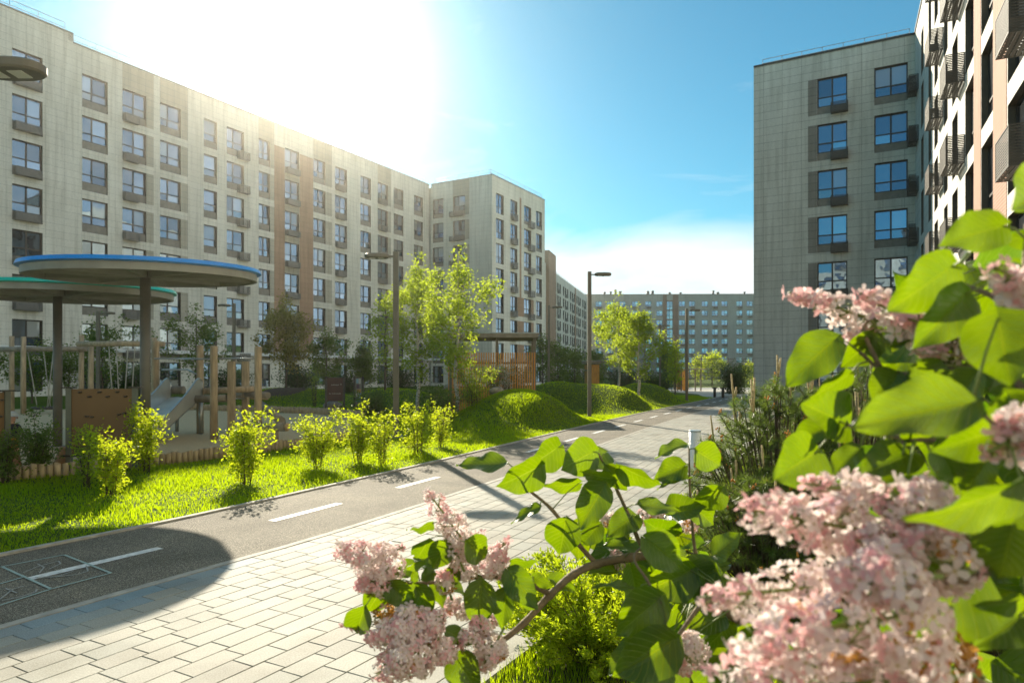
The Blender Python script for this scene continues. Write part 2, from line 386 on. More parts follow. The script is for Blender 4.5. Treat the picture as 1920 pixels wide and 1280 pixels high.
# wide columns: (u0,u1, basket position or None, strip on the right (u end) or None, style)
colsA = [(-13.6, -11.8, 'L', None, 0), (-9.2, -7.4, None, None, 0), (-3.86, -2.0, 'W', None, 0), (.61, 2.44, None, None, 2), (3.54, 5.44, 'L', 6.03, 0), (6.57, 8.38, None, 9.01, 2),
         (10.5, 11.8, None, None, 3), (12.77, 14.59, 'R', None, 2), (16.2, 17.5, None, 17.98, 0), (19.27, 21.07, 'W', None, 0), (22.93, 24.58, None, 25.5, 0),
         (25.95, 27.73, 'C', None, 0), (29.81, 31.5, None, None, 2), (32.65, 34.4, 'C', 34.95, 0), (35.45, 37.22, None, None, 0), (39.26, 41.03, None, None, 0)]
tops = [23.2-3.0*i for i in range(8)]
holes = []; gp_ = []
for ci, (a, b, ac, strip, st) in enumerate(colsA):
    for ri, zt in enumerate(tops):
        if ri == 7:
            holes.append((a, b, .35, 2.45, 0, 0)); continue
        holes.append((a, b, zt-2.4, zt, .6, st))
        if strip: panel(gp_, A1, b+.02, strip, zt-2.4, zt)
        if ac == 'L': bA.acs.append((A1, a+.05, zt-2.5, 1.1, .62, .42))
        if ac == 'W': bA.acs.append((A1, a+.08, zt-2.4, 1.55, .55, .4))
        if ac == 'R': bA.acs.append((A1, b-.75, zt-2.55, 1.1, .7, .42))
        if ac == 'C': bA.acs.append((A1, a+.1, zt-2.5, 1.2, .62, .4))
    if strip: panel(gp_, A1, a, strip, tops[0]+.02, HA-.02)
Lstep = 0.0
bA.face(A1, Lstep, 42.35, 0, HA, [h for h in holes if h[0] > Lstep])
bA.face(A1, -16, Lstep, 0, HA+.62, [h for h in holes if h[0] < Lstep])
h2 = []
for a, b, ac in ((.25, 1.85, None), (3.3, 5.05, 'L')):
    for ri, zt in enumerate(tops):
        h2.append((a, b, zt-2.4, zt, .55, 2) if ri < 7 else (a, b, .35, 2.45, 0, 0))
        if ac and ri < 7:
            bA.acs.append((A2, a-.35, zt-2.5, 2.1, .6, .4)); panel(gp_, A2, b+.02, 5.68, zt-2.4, zt)
panel(gp_, A2, 3.26, 5.68, tops[0]+.02, HA-.02)
bA.face(A2, 0, 8.9, 0, HA, h2)
h3 = []; br_ = []
for k_, (a, b, ac, st) in enumerate(((.92, 2.75, None, 0), (4.4, 6.16, 'L', 0), (7.95, 9.9, 'R', 0), (11.3, 12.95, None, 0))):
    for ri, zt in enumerate(tops):
        h3.append((a, b, zt-2.4, zt, 0.02 if k_ == 0 and ri < 5 else .45, st) if ri < 7 else (a, b, .35, 2.45, 0, 0))
        if ac == 'L' and ri < 7: bA.acs.append((A3, a+.05, zt-2.6, 1.2, .8, .42))
        if ac == 'R' and ri < 7: bA.acs.append((A3, b-.9, zt-2.7, 1.3, .8, .42))
panel(br_, A3, 6.75, 7.2, tops[4]-.2, HA-1.2)
for zt in tops[4:7]: panel(br_, A3, 6.2, 7.92, zt-2.4, zt)
for zt in tops[4:7]: panel(br_, A3, 9.92, 10.6, zt-2.4, zt)
bA.face(A3, 0, 13.85, 0, HA, h3)
for (a, b) in ((17.99, 19.25), (21.1, 22.9)): panel(br_, A1, a, b, .0+3.6, tops[0]-.1)
for zt in tops[:6]: panel(gp_, A1, 19.27, 21.07, zt-3.0+.02, zt-2.42)
c0 = MB()   # body behind the facades, roof
I = .3
def W_(F, u, y): v = F.M @ Vector((u, y, 0)); return (v.x, v.y)
prism(c0, [W_(A1, 0, I), W_(A1, 42.35+I, I), W_(A2, 8.9-I, I), W_(A3, 13.85-.02, I), W_(A3, 13.85-.02, 8.9+14), W_(A1, 0, 14)], 0, HA-.25)
prism(c0, [W_(A1, -16, I), W_(A1, -.02, I), W_(A1, -.02, 14), W_(A1, -16, 14)], 0, HA+.3)
bA.part('building_core', c0, M['wallA'])
rm = MB()
for F, a, b, z in ((A1, 0, 42.35, HA), (A1, -16, 0, HA+.62), (A2, 0, 8.9, HA), (A3, 0, 13.85, HA)):
    rm.box((a, -.05, z), (b, .45, z+.1), F.M)
rm.box((-.35, .0, HA+.1), (0, 8, HA+.62), A1.M)
bA.part('parapet_cap', rm, M['basket'])
rl = MB()
railing(rl, A1, 0.3, 42, HA+.1); railing(rl, A1, -16, -.3, HA+.72); railing(rl, A2, .3, 8.5, HA+.1); railing(rl, A3, .4, 13.8, HA+.1)
bA.part('roof_railing', rl, M['rail'])
for u, v in ((39.5, 3), (41.2, 4), (36.5, 3.2)):
    q = A1.M @ Vector((u, v, HA)); vt = MB(); vt.tube([q, q+Vector((0, 0, .9))], .16, 8); vt.tube([q+Vector((0, 0, .9)), q+Vector((0, 0, 1.15))], [.3, .22], 8)
    bA.part('roof_vent', vt, M['basket'])
lg = MB()
lg.box((-16, -.35, 3.15), (42.3, -.012, 3.42), A1.M); lg.box((0, -.3, 3.15), (8.9, -.012, 3.42), A2.M)
bA.part('ledge', lg, M['white_trim'])
bA.part('grey_panel', gp_, M['greyp']); bA.part('brown_panel', br_, M['brownp'])
bA.finish([M['wallA'], M['wallA'], M['reveal']], M['basket'], (M['frame'], M['spand']))

# --- building B: long wing running away behind A
B1 = Facade((9.5, 158), (.254, .967)); HB = 25.1
bB = Building('apartment_block', (10, 170, 0), 'receding pale apartment wing with a brown stair tower, beyond the orange slatted pavilion')
hB = []
u = 2.2; gi = 0
while u < 52:
    for k_ in range(3):
        a = u+k_*2.9
        if a > 50.5: break
        for zt in tops:
            hB.append((a, a+1.75, zt-2.3, zt, .4, 0))
            if k_ == 1 and zt > 4: bB.acs.append((B1, a+.1, zt-2.5, 1.2, .8, .45))
    u += 10.4
bB.face(B1, 0, 53.6, 0, HB, hB)
bB.face(B1, -42, -8, 0, HB+.6, [(a, a+1.8, zt-2.3, zt, .4, 0) for a in (-40, -36, -32, -28, -24, -20, -16.5, -12.5) for zt in tops])
cb = MB(); prism(cb, [W_(B1, -42, I), W_(B1, 53.6, I), W_(B1, 53.6, 14), W_(B1, -42, 14)], 0, HB-.1); bB.part('building_core', cb, M['wallA'])
ct = MB(); ct.box((-8, -.7, 0), (0, 12, 28.6), B1.M); bB.part('stair_tower', ct, M['brownp'])
pb = []; panel(pb, B1, 30.4, 32.6, 3.5, HB-.05); bB.part('brown_panel', pb, M['brownp'])
rb = MB(); railing(rb, B1, .4, 53, HB, step=3, r=.04); bB.part('roof_railing', rb, M['rail'])
bB.finish([M['wallA'], M['wallA'], M['reveal']], M['basket'], (M['frame'], M['spand']))

# --- far building closing the court
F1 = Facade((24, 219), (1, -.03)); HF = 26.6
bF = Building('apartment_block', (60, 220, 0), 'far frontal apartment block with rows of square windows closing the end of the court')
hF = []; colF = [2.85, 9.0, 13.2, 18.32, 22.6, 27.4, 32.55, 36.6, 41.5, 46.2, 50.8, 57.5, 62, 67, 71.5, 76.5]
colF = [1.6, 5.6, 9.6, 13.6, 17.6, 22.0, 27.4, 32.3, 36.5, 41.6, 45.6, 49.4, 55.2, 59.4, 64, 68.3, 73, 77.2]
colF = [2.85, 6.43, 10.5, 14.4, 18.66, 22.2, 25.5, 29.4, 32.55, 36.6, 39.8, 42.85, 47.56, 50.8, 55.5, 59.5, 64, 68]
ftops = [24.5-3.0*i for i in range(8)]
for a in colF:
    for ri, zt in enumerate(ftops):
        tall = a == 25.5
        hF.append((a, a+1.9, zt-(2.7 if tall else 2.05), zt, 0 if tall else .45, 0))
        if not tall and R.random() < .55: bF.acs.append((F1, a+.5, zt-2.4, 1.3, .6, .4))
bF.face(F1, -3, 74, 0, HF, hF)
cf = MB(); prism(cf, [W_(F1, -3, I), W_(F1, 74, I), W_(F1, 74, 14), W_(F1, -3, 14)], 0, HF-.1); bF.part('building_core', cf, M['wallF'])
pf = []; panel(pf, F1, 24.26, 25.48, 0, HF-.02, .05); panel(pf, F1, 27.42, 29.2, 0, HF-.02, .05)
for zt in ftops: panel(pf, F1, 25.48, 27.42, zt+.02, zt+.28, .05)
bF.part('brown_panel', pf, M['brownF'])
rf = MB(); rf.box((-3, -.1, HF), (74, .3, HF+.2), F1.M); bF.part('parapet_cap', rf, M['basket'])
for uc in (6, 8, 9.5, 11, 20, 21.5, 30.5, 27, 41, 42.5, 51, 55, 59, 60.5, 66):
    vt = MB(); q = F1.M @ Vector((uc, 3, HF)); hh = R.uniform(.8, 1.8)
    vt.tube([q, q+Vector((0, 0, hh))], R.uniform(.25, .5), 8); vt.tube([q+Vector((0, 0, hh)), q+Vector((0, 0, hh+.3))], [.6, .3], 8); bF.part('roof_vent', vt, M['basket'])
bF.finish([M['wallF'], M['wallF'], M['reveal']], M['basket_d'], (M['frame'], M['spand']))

# --- building C: corner block on the right, end wall in shade and long wall in sun
C1 = Facade((16.5, 46.6), (.875, -.485)); C2 = Facade((24.8, 42.0), (-.436, -.9)); HC = 22.4
bC = Building('apartment_block', (20, 40, 0), 'grey corner apartment block on the right with black-framed windows and slatted baskets')
ctops = [20.8-3.0*i for i in range(7)]
hC = []; gC = []
for a, b, k_ in ((3.97, 5.74, 0), (7.27, 9.1, 1)):
    for zt in ctops:
        hC.append((a, b, zt-2.35, zt, .5, 0))
        if k_ == 0:
            bC.acs.append((C1, b-.95, zt-2.45, 1.0, .65, .42)); panel(gC, C1, 3.42, 3.95, zt-2.35, zt)
        else: bC.acs.append((C1, b-.05-.02+.1, zt-2.0, .45, .9, .5))
bC.face(C1, 0, 9.5, 0, HC, hC)
hC2 = []; pk = []
cols2 = [(3.6, 4.9), (7.3, 8.5), (9.8, 11.2), (13.3, 14.5), (15.8, 17.3), (19.1, 20.9), (22.3, 24.2), (26.2, 28.3), (30.6, 32.5), (35, 37), (39, 41), (44, 46), (49, 51), (54, 56)]
for i, (a, b) in enumerate(cols2):
    for zt in ctops:
        hC2.append((a, b, zt-2.42, zt, 0.0, 0))
for zt in ctops:
    for (u, w, d, h_) in ((.9, 1.3, .5, .9), (11.4, 1.7, .55, 1.0), (17.3, 1.7, .6, 1.05), (28.4, 1.5, .65, .95)):
        bC.acs.append((C2, u, zt-2.55 if u != 11.4 else zt-1.9, w, h_, d))
for a, b in ((20.95, 22.25), (24.25, 26.1)):
    panel(pk, C2, a, b, .3, HC-.5)
bC.face(C2, 0, 62, 0, HC, hC2)
cc = MB(); prism(cc, [W_(C1, 0.02, I), W_(C1, 9.5+I, I), W_(C2, 62, I), W_(C2, 62, 16), W_(C1, 25.5, 16), W_(C1, 0.02, 16)], 0, HC-.2)
bC.part('building_core', cc, M['wallC'])
ls = MB(); v0 = C1.M @ Vector((0, 0, 0)); ls.box((-.0, 0, 0), (.02, 15.9, HC), C1.M); bC.part('side_wall', ls, M['wallC'])
rc = MB(); rc.box((0, -.06, HC), (9.44, .35, HC+.12), C1.M); rc.box((0, -.06, HC), (62, .35, HC+.12), C2.M); bC.part('parapet_cap', rc, M['frame'])
r2 = MB(); railing(r2, C1, .5, 9.2, HC+.1, h=.55, step=1.2); railing(r2, C2, .5, 60, HC+.1, h=.55); bC.part('roof_railing', r2, M['rail'])
bC.part('grey_panel', gC, M['greypC']); bC.part('terracotta_panel', pk, M['pinkp'])
wsave = bC.W
# the two walls differ in cladding: end wall grey, long wall near white
nC1 = None
mi = []
for f, m0 in zip(wsave.f, wsave.m):
    if m0 == 2: mi.append(2); continue
    c = sum((Vector(wsave.v[i]) for i in f), Vector())/len(f)
    loc = C1.M.inverted() @ c
    mi.append(0 if (loc.y < .26 and loc.x < 9.49) else 1)
wsave.m = mi
bC.finish([M['wallC'], M['wallC2'], M['reveal']], M['basket_d'], (M['frame'], M['spand']))

# --- block behind the viewpoint, mirrored in the panes of the corner block
D1 = Facade((-5, -75), (-.82, .55))
bD = Building('apartment_block', (-38, -53, 0), 'sunlit pale apartment block seen only as a reflection in the grey block windows')
hD = [(a, a+1.9, zt-2.3, zt, .4, 0) for a in [2.2+3.7*i for i in range(20)] for zt in tops]
bD.face(D1, 0, 78, 0, 24.5, hD)
cd_ = MB(); prism(cd_, [W_(D1, 0, I), W_(D1, 78, I), W_(D1, 78, 14), W_(D1, 0, 14)], 0, 24.3); bD.part('building_core', cd_, M['wallC2'])
bD.finish([M['wallC2'], M['wallC2'], M['reveal']], M['basket'], (M['frame'], M['spand']))
# ---------------------------------------------------------------- ground
MOUNDS = [(0.25, 21.8, 1.06, 1.42, 2.0), (4.2, 31, 1.06, 1.55, 2.2), (7.2, 37.8, 1.02, 1.45, 2.3), (1.4, 31, 1.0, 1.2, 1.8), (-5.4, 31, .9, 1.9, 2.2),
          (-12, 36, .75, 1.8, 1.6), (-9.3, 35, .5, 1.3, 1.4), (-2.2, 36, .8, 2.0, 2.0), (3.5, 43, .9, 2.2, 2.4), (-16, 38, .5, 2.5, 2)]
def hgt(x, y):
    h = 0*x
    for (mx, my, mh, sx, sy) in MOUNDS:
        h = h+mh*np.exp(-(((x-mx)/sx)**2+((y-my)/sy)**2)**1.25*.55)
    d = -((x-3.08)*.907-(y-22.5)*.42); k = np.clip((d-.05)/1.3, 0, 1)      # flat beside the path
    return h*k*k*(3-2*k)
def hz(x, y): return float(hgt(np.float64(x), np.float64(y)))
xs = np.concatenate([[-400, -220, -120, -70, -45], np.arange(-34, 24.01, .3), [30, 45, 70, 120, 220, 400]])
ys = np.concatenate([[-150, -60, -15], np.arange(-4, 62.01, .3), [70, 90, 130, 200, 300, 420, 600]])
X, Y = np.meshgrid(xs, ys); Zg = hgt(X, Y)-.004
V = np.stack([X, Y, Zg], -1).reshape(-1, 3); nx, ny = len(xs), len(ys)
i = np.arange((ny-1)*(nx-1)); r_, c_ = i//(nx-1), i % (nx-1)
Fq = np.stack([r_*nx+c_, r_*nx+c_+1, (r_+1)*nx+c_+1, (r_+1)*nx+c_], 1)
m, n, l, b = newmat('lawn soil and turf')
z1 = noise(n, l, 1.2, 6); z2 = noise(n, l, 60, 3)
r1 = ramp(n, l, z1.outputs[0], [(.3, (.07, .125, .012)), (.7, (.12, .19, .018))]); r2_ = ramp(n, l, z2.outputs[0], [(.3, (.55, .55, .5)), (.7, (1.2, 1.2, 1.0))])
mx = n.new("ShaderNodeMixRGB"); mx.blend_type = 'MULTIPLY'; mx.inputs[0].default_value = 1; l.new(r1.outputs[0], mx.inputs[1]); l.new(r2_.outputs[0], mx.inputs[2])
l.new(mx.outputs[0], b.inputs['Base Color']); b.inputs['Roughness'].default_value = .9; b.inputs['Specular IOR Level'].default_value = .1
bp = n.new("ShaderNodeBump"); bp.inputs['Distance'].default_value = .03; l.new(z2.outputs[0], bp.inputs['Height']); l.new(bp.outputs[0], b.inputs['Normal'])
M['turf'] = m
lawn = link('lawn', np_mesh('lawn', V, Fq, m, True)); tag(lawn, kind='structure')

# left edge of the cycle path, smoothed
KP = [(-11, -6), (-8, -.6), (-4.44, 5.93), (-3.6, 7.35), (-2.47, 9.75), (-1.01, 12.96), (3.08, 22.5), (7.3, 31.6), (11.6, 40.6), (15.0, 48.0)]
def catmull(P, n=12):
    P = [Vector(p) for p in P]; P = [2*P[0]-P[1]]+P+[2*P[-1]-P[-2]]; out = []
    for i in range(1, len(P)-2):
        for k in range(n):
            t = k/n; a, b, c, d = P[i-1:i+3]
            out.append(.5*((2*b)+(-a+c)*t+(2*a-5*b+4*c-d)*t*t+(-a+3*b-3*c+d)*t**3))
    return out+[P[-2]]
L0 = catmull(KP)
for _ in range(30): L0 = [L0[0]]+[(L0[i-1]+2*L0[i]+L0[i+1])/4 for i in range(1, len(L0)-1)]+[L0[-1]]
# resample by arc length
acc = [0]
for a, b in zip(L0, L0[1:]): acc.append(acc[-1]+(b-a).length)
TOT = acc[-1]
def Ls(s):
    import bisect
    k = max(0, min(len(acc)-2, bisect.bisect_right(acc, s)-1)); t = (s-acc[k])/max(1e-6, acc[k+1]-acc[k])
    p = L0[k].lerp(L0[k+1], t); e0, e1 = max(0, k-3), min(len(L0)-1, k+4)
    d = (L0[e1]-L0[e0]).normalized(); return p, d
def off(s, o, z=0):
    p, d = Ls(s); return Vector((p.x+d.y*o, p.y-d.x*o, z))
def strip(name, o0, o1, z, mat, s0=0, s1=None, step=.5, thick=None):
    mb = MB(); s1 = s1 or TOT; k = int((s1-s0)/step)+1
    A = [(off(s0+(s1-s0)*i/k, o0, z), off(s0+(s1-s0)*i/k, o1, z)) for i in range(k+1)]
    for (a, b), (c, d) in zip(A, A[1:]):
        mb.quad(a, b, d, c)
        if thick:
            dz = Vector((0, 0, thick)); mb.quad(a-dz, a, c, c-dz); mb.quad(b, b-dz, d-dz, d)
    return tag(mb.build(name, mat), kind='structure')
m, n, l, b = newmat('asphalt with coarse grit')
z1 = noise(n, l, 160, 2); z2 = noise(n, l, 1.3, 5)
r1 = ramp(n, l, z1.outputs[0], [(.34, (.055, .047, .033)), (.48, (.165, .145, .108)), (.60, (.27, .24, .18)), (.68, (.66, .60, .48))])
r2_ = ramp(n, l, z2.outputs[0], [(.3, (.70, .69, .67)), (.52, (.98, .98, .98)), (.7, (1.14, 1.13, 1.1))])
mx = n.new("ShaderNodeMixRGB"); mx.blend_type = 'MULTIPLY'; mx.inputs[0].default_value = 1; l.new(r1.outputs[0], mx.inputs[1]); l.new(r2_.outputs[0], mx.inputs[2])
l.new(mx.outputs[0], b.inputs['Base Color']); b.inputs['Roughness'].default_value = .8; b.inputs['Specular IOR Level'].default_value = .32
vz = n.new("ShaderNodeTexVoronoi"); vz.inputs['Scale'].default_value = 130; t_ = n.new("ShaderNodeTexCoord"); l.new(t_.outputs['Object'], vz.inputs[0])
bp = n.new("ShaderNodeBump"); bp.inputs['Strength'].default_value = .8; bp.inputs['Distance'].default_value = .006; l.new(vz.outputs['Distance'], bp.inputs['Height']); l.new(bp.outputs[0], b.inputs['Normal'])
M['asphalt'] = m
M['kerb'] = simple('concrete edging', (.40, .38, .33), .8, bump=.4, scale=8)
M['joint'] = simple('sandy joint', (.17, .15, .115), .95, scale=20, var=.4)
M['paint'] = simple('worn white road paint', (.78, .78, .75), .6, var=.22, scale=22, bump=.4, bscale=120)
PW, PE = 1.85, 4.88
strip('cycle_path', .0, PW, .010, M['asphalt'])
strip('path_edging', -.07, -.002, .030, M['kerb'], thick=.04)
strip('path_edging', PW+.002, PW+.075, .020, M['kerb'], thick=.03)
strip('pavement_bed', PW+.08, PE, .004, M['joint'])
strip('path_edging', PE+.0, PE+.08, .05, M['kerb'], thick=.06)
# slabs: courses run along the path, three lengths
m, n, l, b = newmat('concrete paving slab')
at_ = n.new("ShaderNodeAttribute"); at_.attribute_name = 'tone'
z1 = noise(n, l, 120, 3); z2 = noise(n, l, 1.5, 5)
r1 = ramp(n, l, z1.outputs[0], [(.3, (.78, .77, .74)), (.55, (1, 1, 1)), (.75, (1.22, 1.21, 1.18))]); r2_ = ramp(n, l, z2.outputs[0], [(.3, (.72, .71, .68)), (.5, (.98, .98, .98)), (.7, (1.08, 1.08, 1.08))])
mx = n.new("ShaderNodeMixRGB"); mx.blend_type = 'MULTIPLY'; mx.inputs[0].default_value = 1; l.new(r1.outputs[0], mx.inputs[1]); l.new(r2_.outputs[0], mx.inputs[2])
mx2 = n.new("ShaderNodeMixRGB"); mx2.blend_type = 'MULTIPLY'; mx2.inputs[0].default_value = 1; l.new(mx.outputs[0], mx2.inputs[1]); l.new(at_.outputs['Color'], mx2.inputs[2])
l.new(mx2.outputs[0], b.inputs['Base Color']); b.inputs['Roughness'].default_value = .72; b.inputs['Specular IOR Level'].default_value = .22
bp = n.new("ShaderNodeBump"); bp.inputs['Strength'].default_value = .35; bp.inputs['Distance'].default_value = .003; l.new(z1.outputs[0], bp.inputs['Height']); l.new(bp.outputs[0], b.inputs['Normal'])
M['slab'] = m
sv, sf, sc_ = [], [], []
ncourse = 18; cw = (PE-PW-.08)/ncourse; ZT = .016
chalk_spots = [(gp(590, 960+175), .55, .5)]
blue = [(gp(196, 1130), .30), (gp(240, 1122), .22), (gp(345, 1085), .30), (gp(420, 1062), .22), (gp(60, 1170), .35)]
for k in range(ncourse):
    s = R.uniform(0, .3); o0 = PW+.08+k*cw
    while s < TOT-.3:
        L_ = R.choice((.165, .25, .25, .33, .33)); e = min(s+L_, TOT)
        g = .0030; base = R.gauss(.385, .024); tint = R.uniform(-.012, .012)
        col = [base*1.02+tint, base, base*.87-tint*.5]
        cpt = off((s+e)/2, o0+cw/2)
        for (bp_, rr) in blue:
            if (cpt-bp_).length < rr: w_ = .55*(1-(cpt-bp_).length/rr)**.5; col = [c*(1-w_)+w_*q for c, q in zip(col, (.14, .30, .42))]
        dz = [R.uniform(-.0012, .0012) for _ in range(4)]
        c4 = [(s+g, o0+g), (e-g, o0+g), (e-g, o0+cw-g), (s+g, o0+cw-g)]; bidx = len(sv)
        h = .0022
        inn = [(s+g+h, o0+g+h), (e-g-h, o0+g+h), (e-g-h, o0+cw-g-h), (s+g+h, o0+cw-g-h)]
        for (a_, o_) in c4: sv.append(tuple(off(a_, o_, .004)))
        for j, (a_, o_) in enumerate(c4): sv.append(tuple(off(a_, o_, ZT-.003)))
        for j, (a_, o_) in enumerate(inn): sv.append(tuple(off(a_, o_, ZT+dz[j])))
        fs = [(8, 11, 10, 9)]+[(q+4, q+8, (q+1) % 4+8, (q+1) % 4+4) for q in range(4)]+[(q, q+4, (q+1) % 4+4, (q+1) % 4) for q in range(4)]
        for f in fs: sf.append([bidx+q for q in f]); sc_.append(col+[1])
        s = e
me = np_mesh('pavement', np.array(sv), np.array(sf), M['slab'])
ca = me.color_attributes.new('tone', 'FLOAT_COLOR', 'CORNER')
ca.data.foreach_set('color', np.repeat(np.array(sc_, np.float32), 4, axis=0).ravel())
tag(link('pavement', me), kind='structure')
# plaza at the far end, planting bed soil, playground sand
def poly(name, pts, z, mat):
    mb = MB(); mb.quad(*[(p[0], p[1], z) for p in pts]); return tag(mb.build(name, mat), kind='structure')
M['plaza'] = simple('pale plaza paving', (.42, .41, .37), .75, scale=1, bump=.3)
poly('plaza', [off(TOT-6.5, -.08)[:2], (14.0, 51.5), (13.2, 60), (26, 66), (34, 60), (24, 44), off(TOT, PE)[:2], off(TOT-6.5, PE)[:2]][::-1], -.0+.0025, M['plaza'])
poly('plaza', [(13.2, 60), (11, 75), (30, 75), (34, 60), (26, 66)][::-1], -.0+.0026, M['plaza'])
M['sand'] = simple('coarse playground sand', (.60, .45, .25), .95, scale=60, var=.28, bump=1.0, bscale=90)
M['soil'] = simple('bark mulch', (.06, .045, .03), .95, scale=40, var=.5, bump=1, bscale=60)
SAND = [(-15, 8.5), (-10.2, 9.6), (-7.6, 10.15), (-7.0, 10.7), (-6.1, 11.9), (-5.45, 13.0), (-4.6, 14.5), (-4.05, 15.6), (-3.9, 17), (-4.3, 19.5), (-5.5, 24), (-7.6, 26.5), (-14, 29.5), (-22, 30), (-26, 20)]
poly('playground_sand', SAND, .012, M['sand'])
mb = MB()
for i in range(int(TOT/.5)):
    mb.quad(off(i*.5, PE+.08, .0075), off(i*.5, PE+8, .0075), off(i*.5+.5, PE+8, .0075), off(i*.5+.5, PE+.08, .0075))
tag(mb.build('planting_bed', M['soil']), kind='structure')
# white dashes of the cycle path
s0 = None
best = min(range(int(TOT*20)), key=lambda i: (off(i/20, .93)-gp(492, 977)).length); sD = best/20
k = -3
while sD+k*2.31 < TOT-4:
    s = sD+k*2.31
    if s > 0:
        mb = MB(); q = 8
        for j in range(q):
            mb.quad(off(s+1.08*j/q, .88, .0145), off(s+1.08*j/q, .985, .0145), off(s+1.08*(j+1)/q, .985, .0145), off(s+1.08*(j+1)/q, .88, .0145))
        tag(mb.build('lane_dash', M['paint']), kind='structure')
    k += 1
# chalk hopscotch
def chalkmat(name, col):
    return simple(name, col, .95, var=.2, scale=90)
M['chalk'] = chalkmat('pale chalk', (.36, .46, .42)); M['chalk_w'] = chalkmat('white chalk', (.38, .38, .35))
def z2p(x, y): return gp(x/2.909, 840+y/2.909)
def ribbon(mb, pts, w, z):
    pts = [Vector((p[0], p[1], z)) for p in pts]
    for a, b in zip(pts, pts[1:]):
        d = (b-a); nrm = Vector((d.y, -d.x, 0)).normalized()*w/2; mb.quad(a-nrm, a+nrm, b+nrm, b-nrm)
ch = empty('chalk_drawing', gp(100, 1080)); tag(ch, 'pale chalk hopscotch squares and scribbles on the dark asphalt path', 'chalk drawing')
mb = MB()
for ln in ([(350, 590), (605, 690), (280, 778), (10, 655), (350, 590)], [(0, 750), (130, 712)], [(280, 778), (-40, 880)], [(10, 655), (-60, 668)]):
    ribbon(mb, [z2p(*q)-ch.location for q in ln], .022, .0165)
mb.build('squares', M['chalk'], ch)
mb = MB()
for ln in ([(125, 690), (205, 655), (320, 625), (330, 640), (270, 668)], [(190, 715), (330, 705), (400, 680)], [(200, 720), (300, 712), (420, 700), (480, 680), (470, 650)], [(205, 640), (240, 660), (215, 690)],
           [(0, 835), (70, 780), (130, 762)], [(10, 842), (120, 820), (195, 795), (200, 780)], [(30, 775), (90, 800)]):
    ribbon(mb, [z2p(*q)-ch.location for q in ln], .012, .0175)
mb.build('scribble', M['chalk_w'], ch)

# ---------------------------------------------------------------- log palisade round the sand
M['log'] = simple('weathered timber', (.42, .32, .20), .8, scale=5, var=.3, bump=.6, bscale=14, sc=(3, 3, .5))
M['log_s'] = simple('sawn timber end', (.52, .34, .17), .8, scale=12)
M['log_g'] = simple('grey timber', (.27, .235, .18), .85, scale=5, var=.3, bump=.6, bscale=14, sc=(1, 1, 1))
def palisade(pts, label, h=.2):
    root = empty('log_palisade', (pts[0][0], pts[0][1], 0)); tag(root, label, 'edging')
    P_ = [Vector((p[0], p[1], 0)) for p in pts]; mb = MB(); logs = 0
    for a, b in zip(P_, P_[1:]):
        n_ = max(1, round((b-a).length/.104))
        for i in range(n_):
            p = a.lerp(b, i/n_)-root.location; hh = h+R.uniform(-.02, .02); r = .051+R.uniform(-.004, .002)
            c = MB(); c.tube([p+Vector((0, 0, -.05)), p+Vector((R.uniform(-.006, .006), 0, hh-.012)), p+Vector((0, 0, hh))], [r, r, r*.86], 8)
            logs += 1
            if logs <= 95: c.build('log', M['log'], root)
            else:
                b0 = len(mb.v); mb.v += c.v; mb.f += [tuple(b0+q for q in f) for f in c.f]; mb.m += c.m; mb.sm += c.sm
    if mb.v: mb.build('log', M['log'], root)['kind'] = 'stuff'
palisade(SAND[1:9][::-1], 'low palisade of upright cut logs between sand and sunlit lawn', .20)
palisade([(-5.3, 24.2), (-7.6, 26.5), (-10, 27.8), (-14, 29.5)], 'low dark log edging on the far side of the sand', .25)

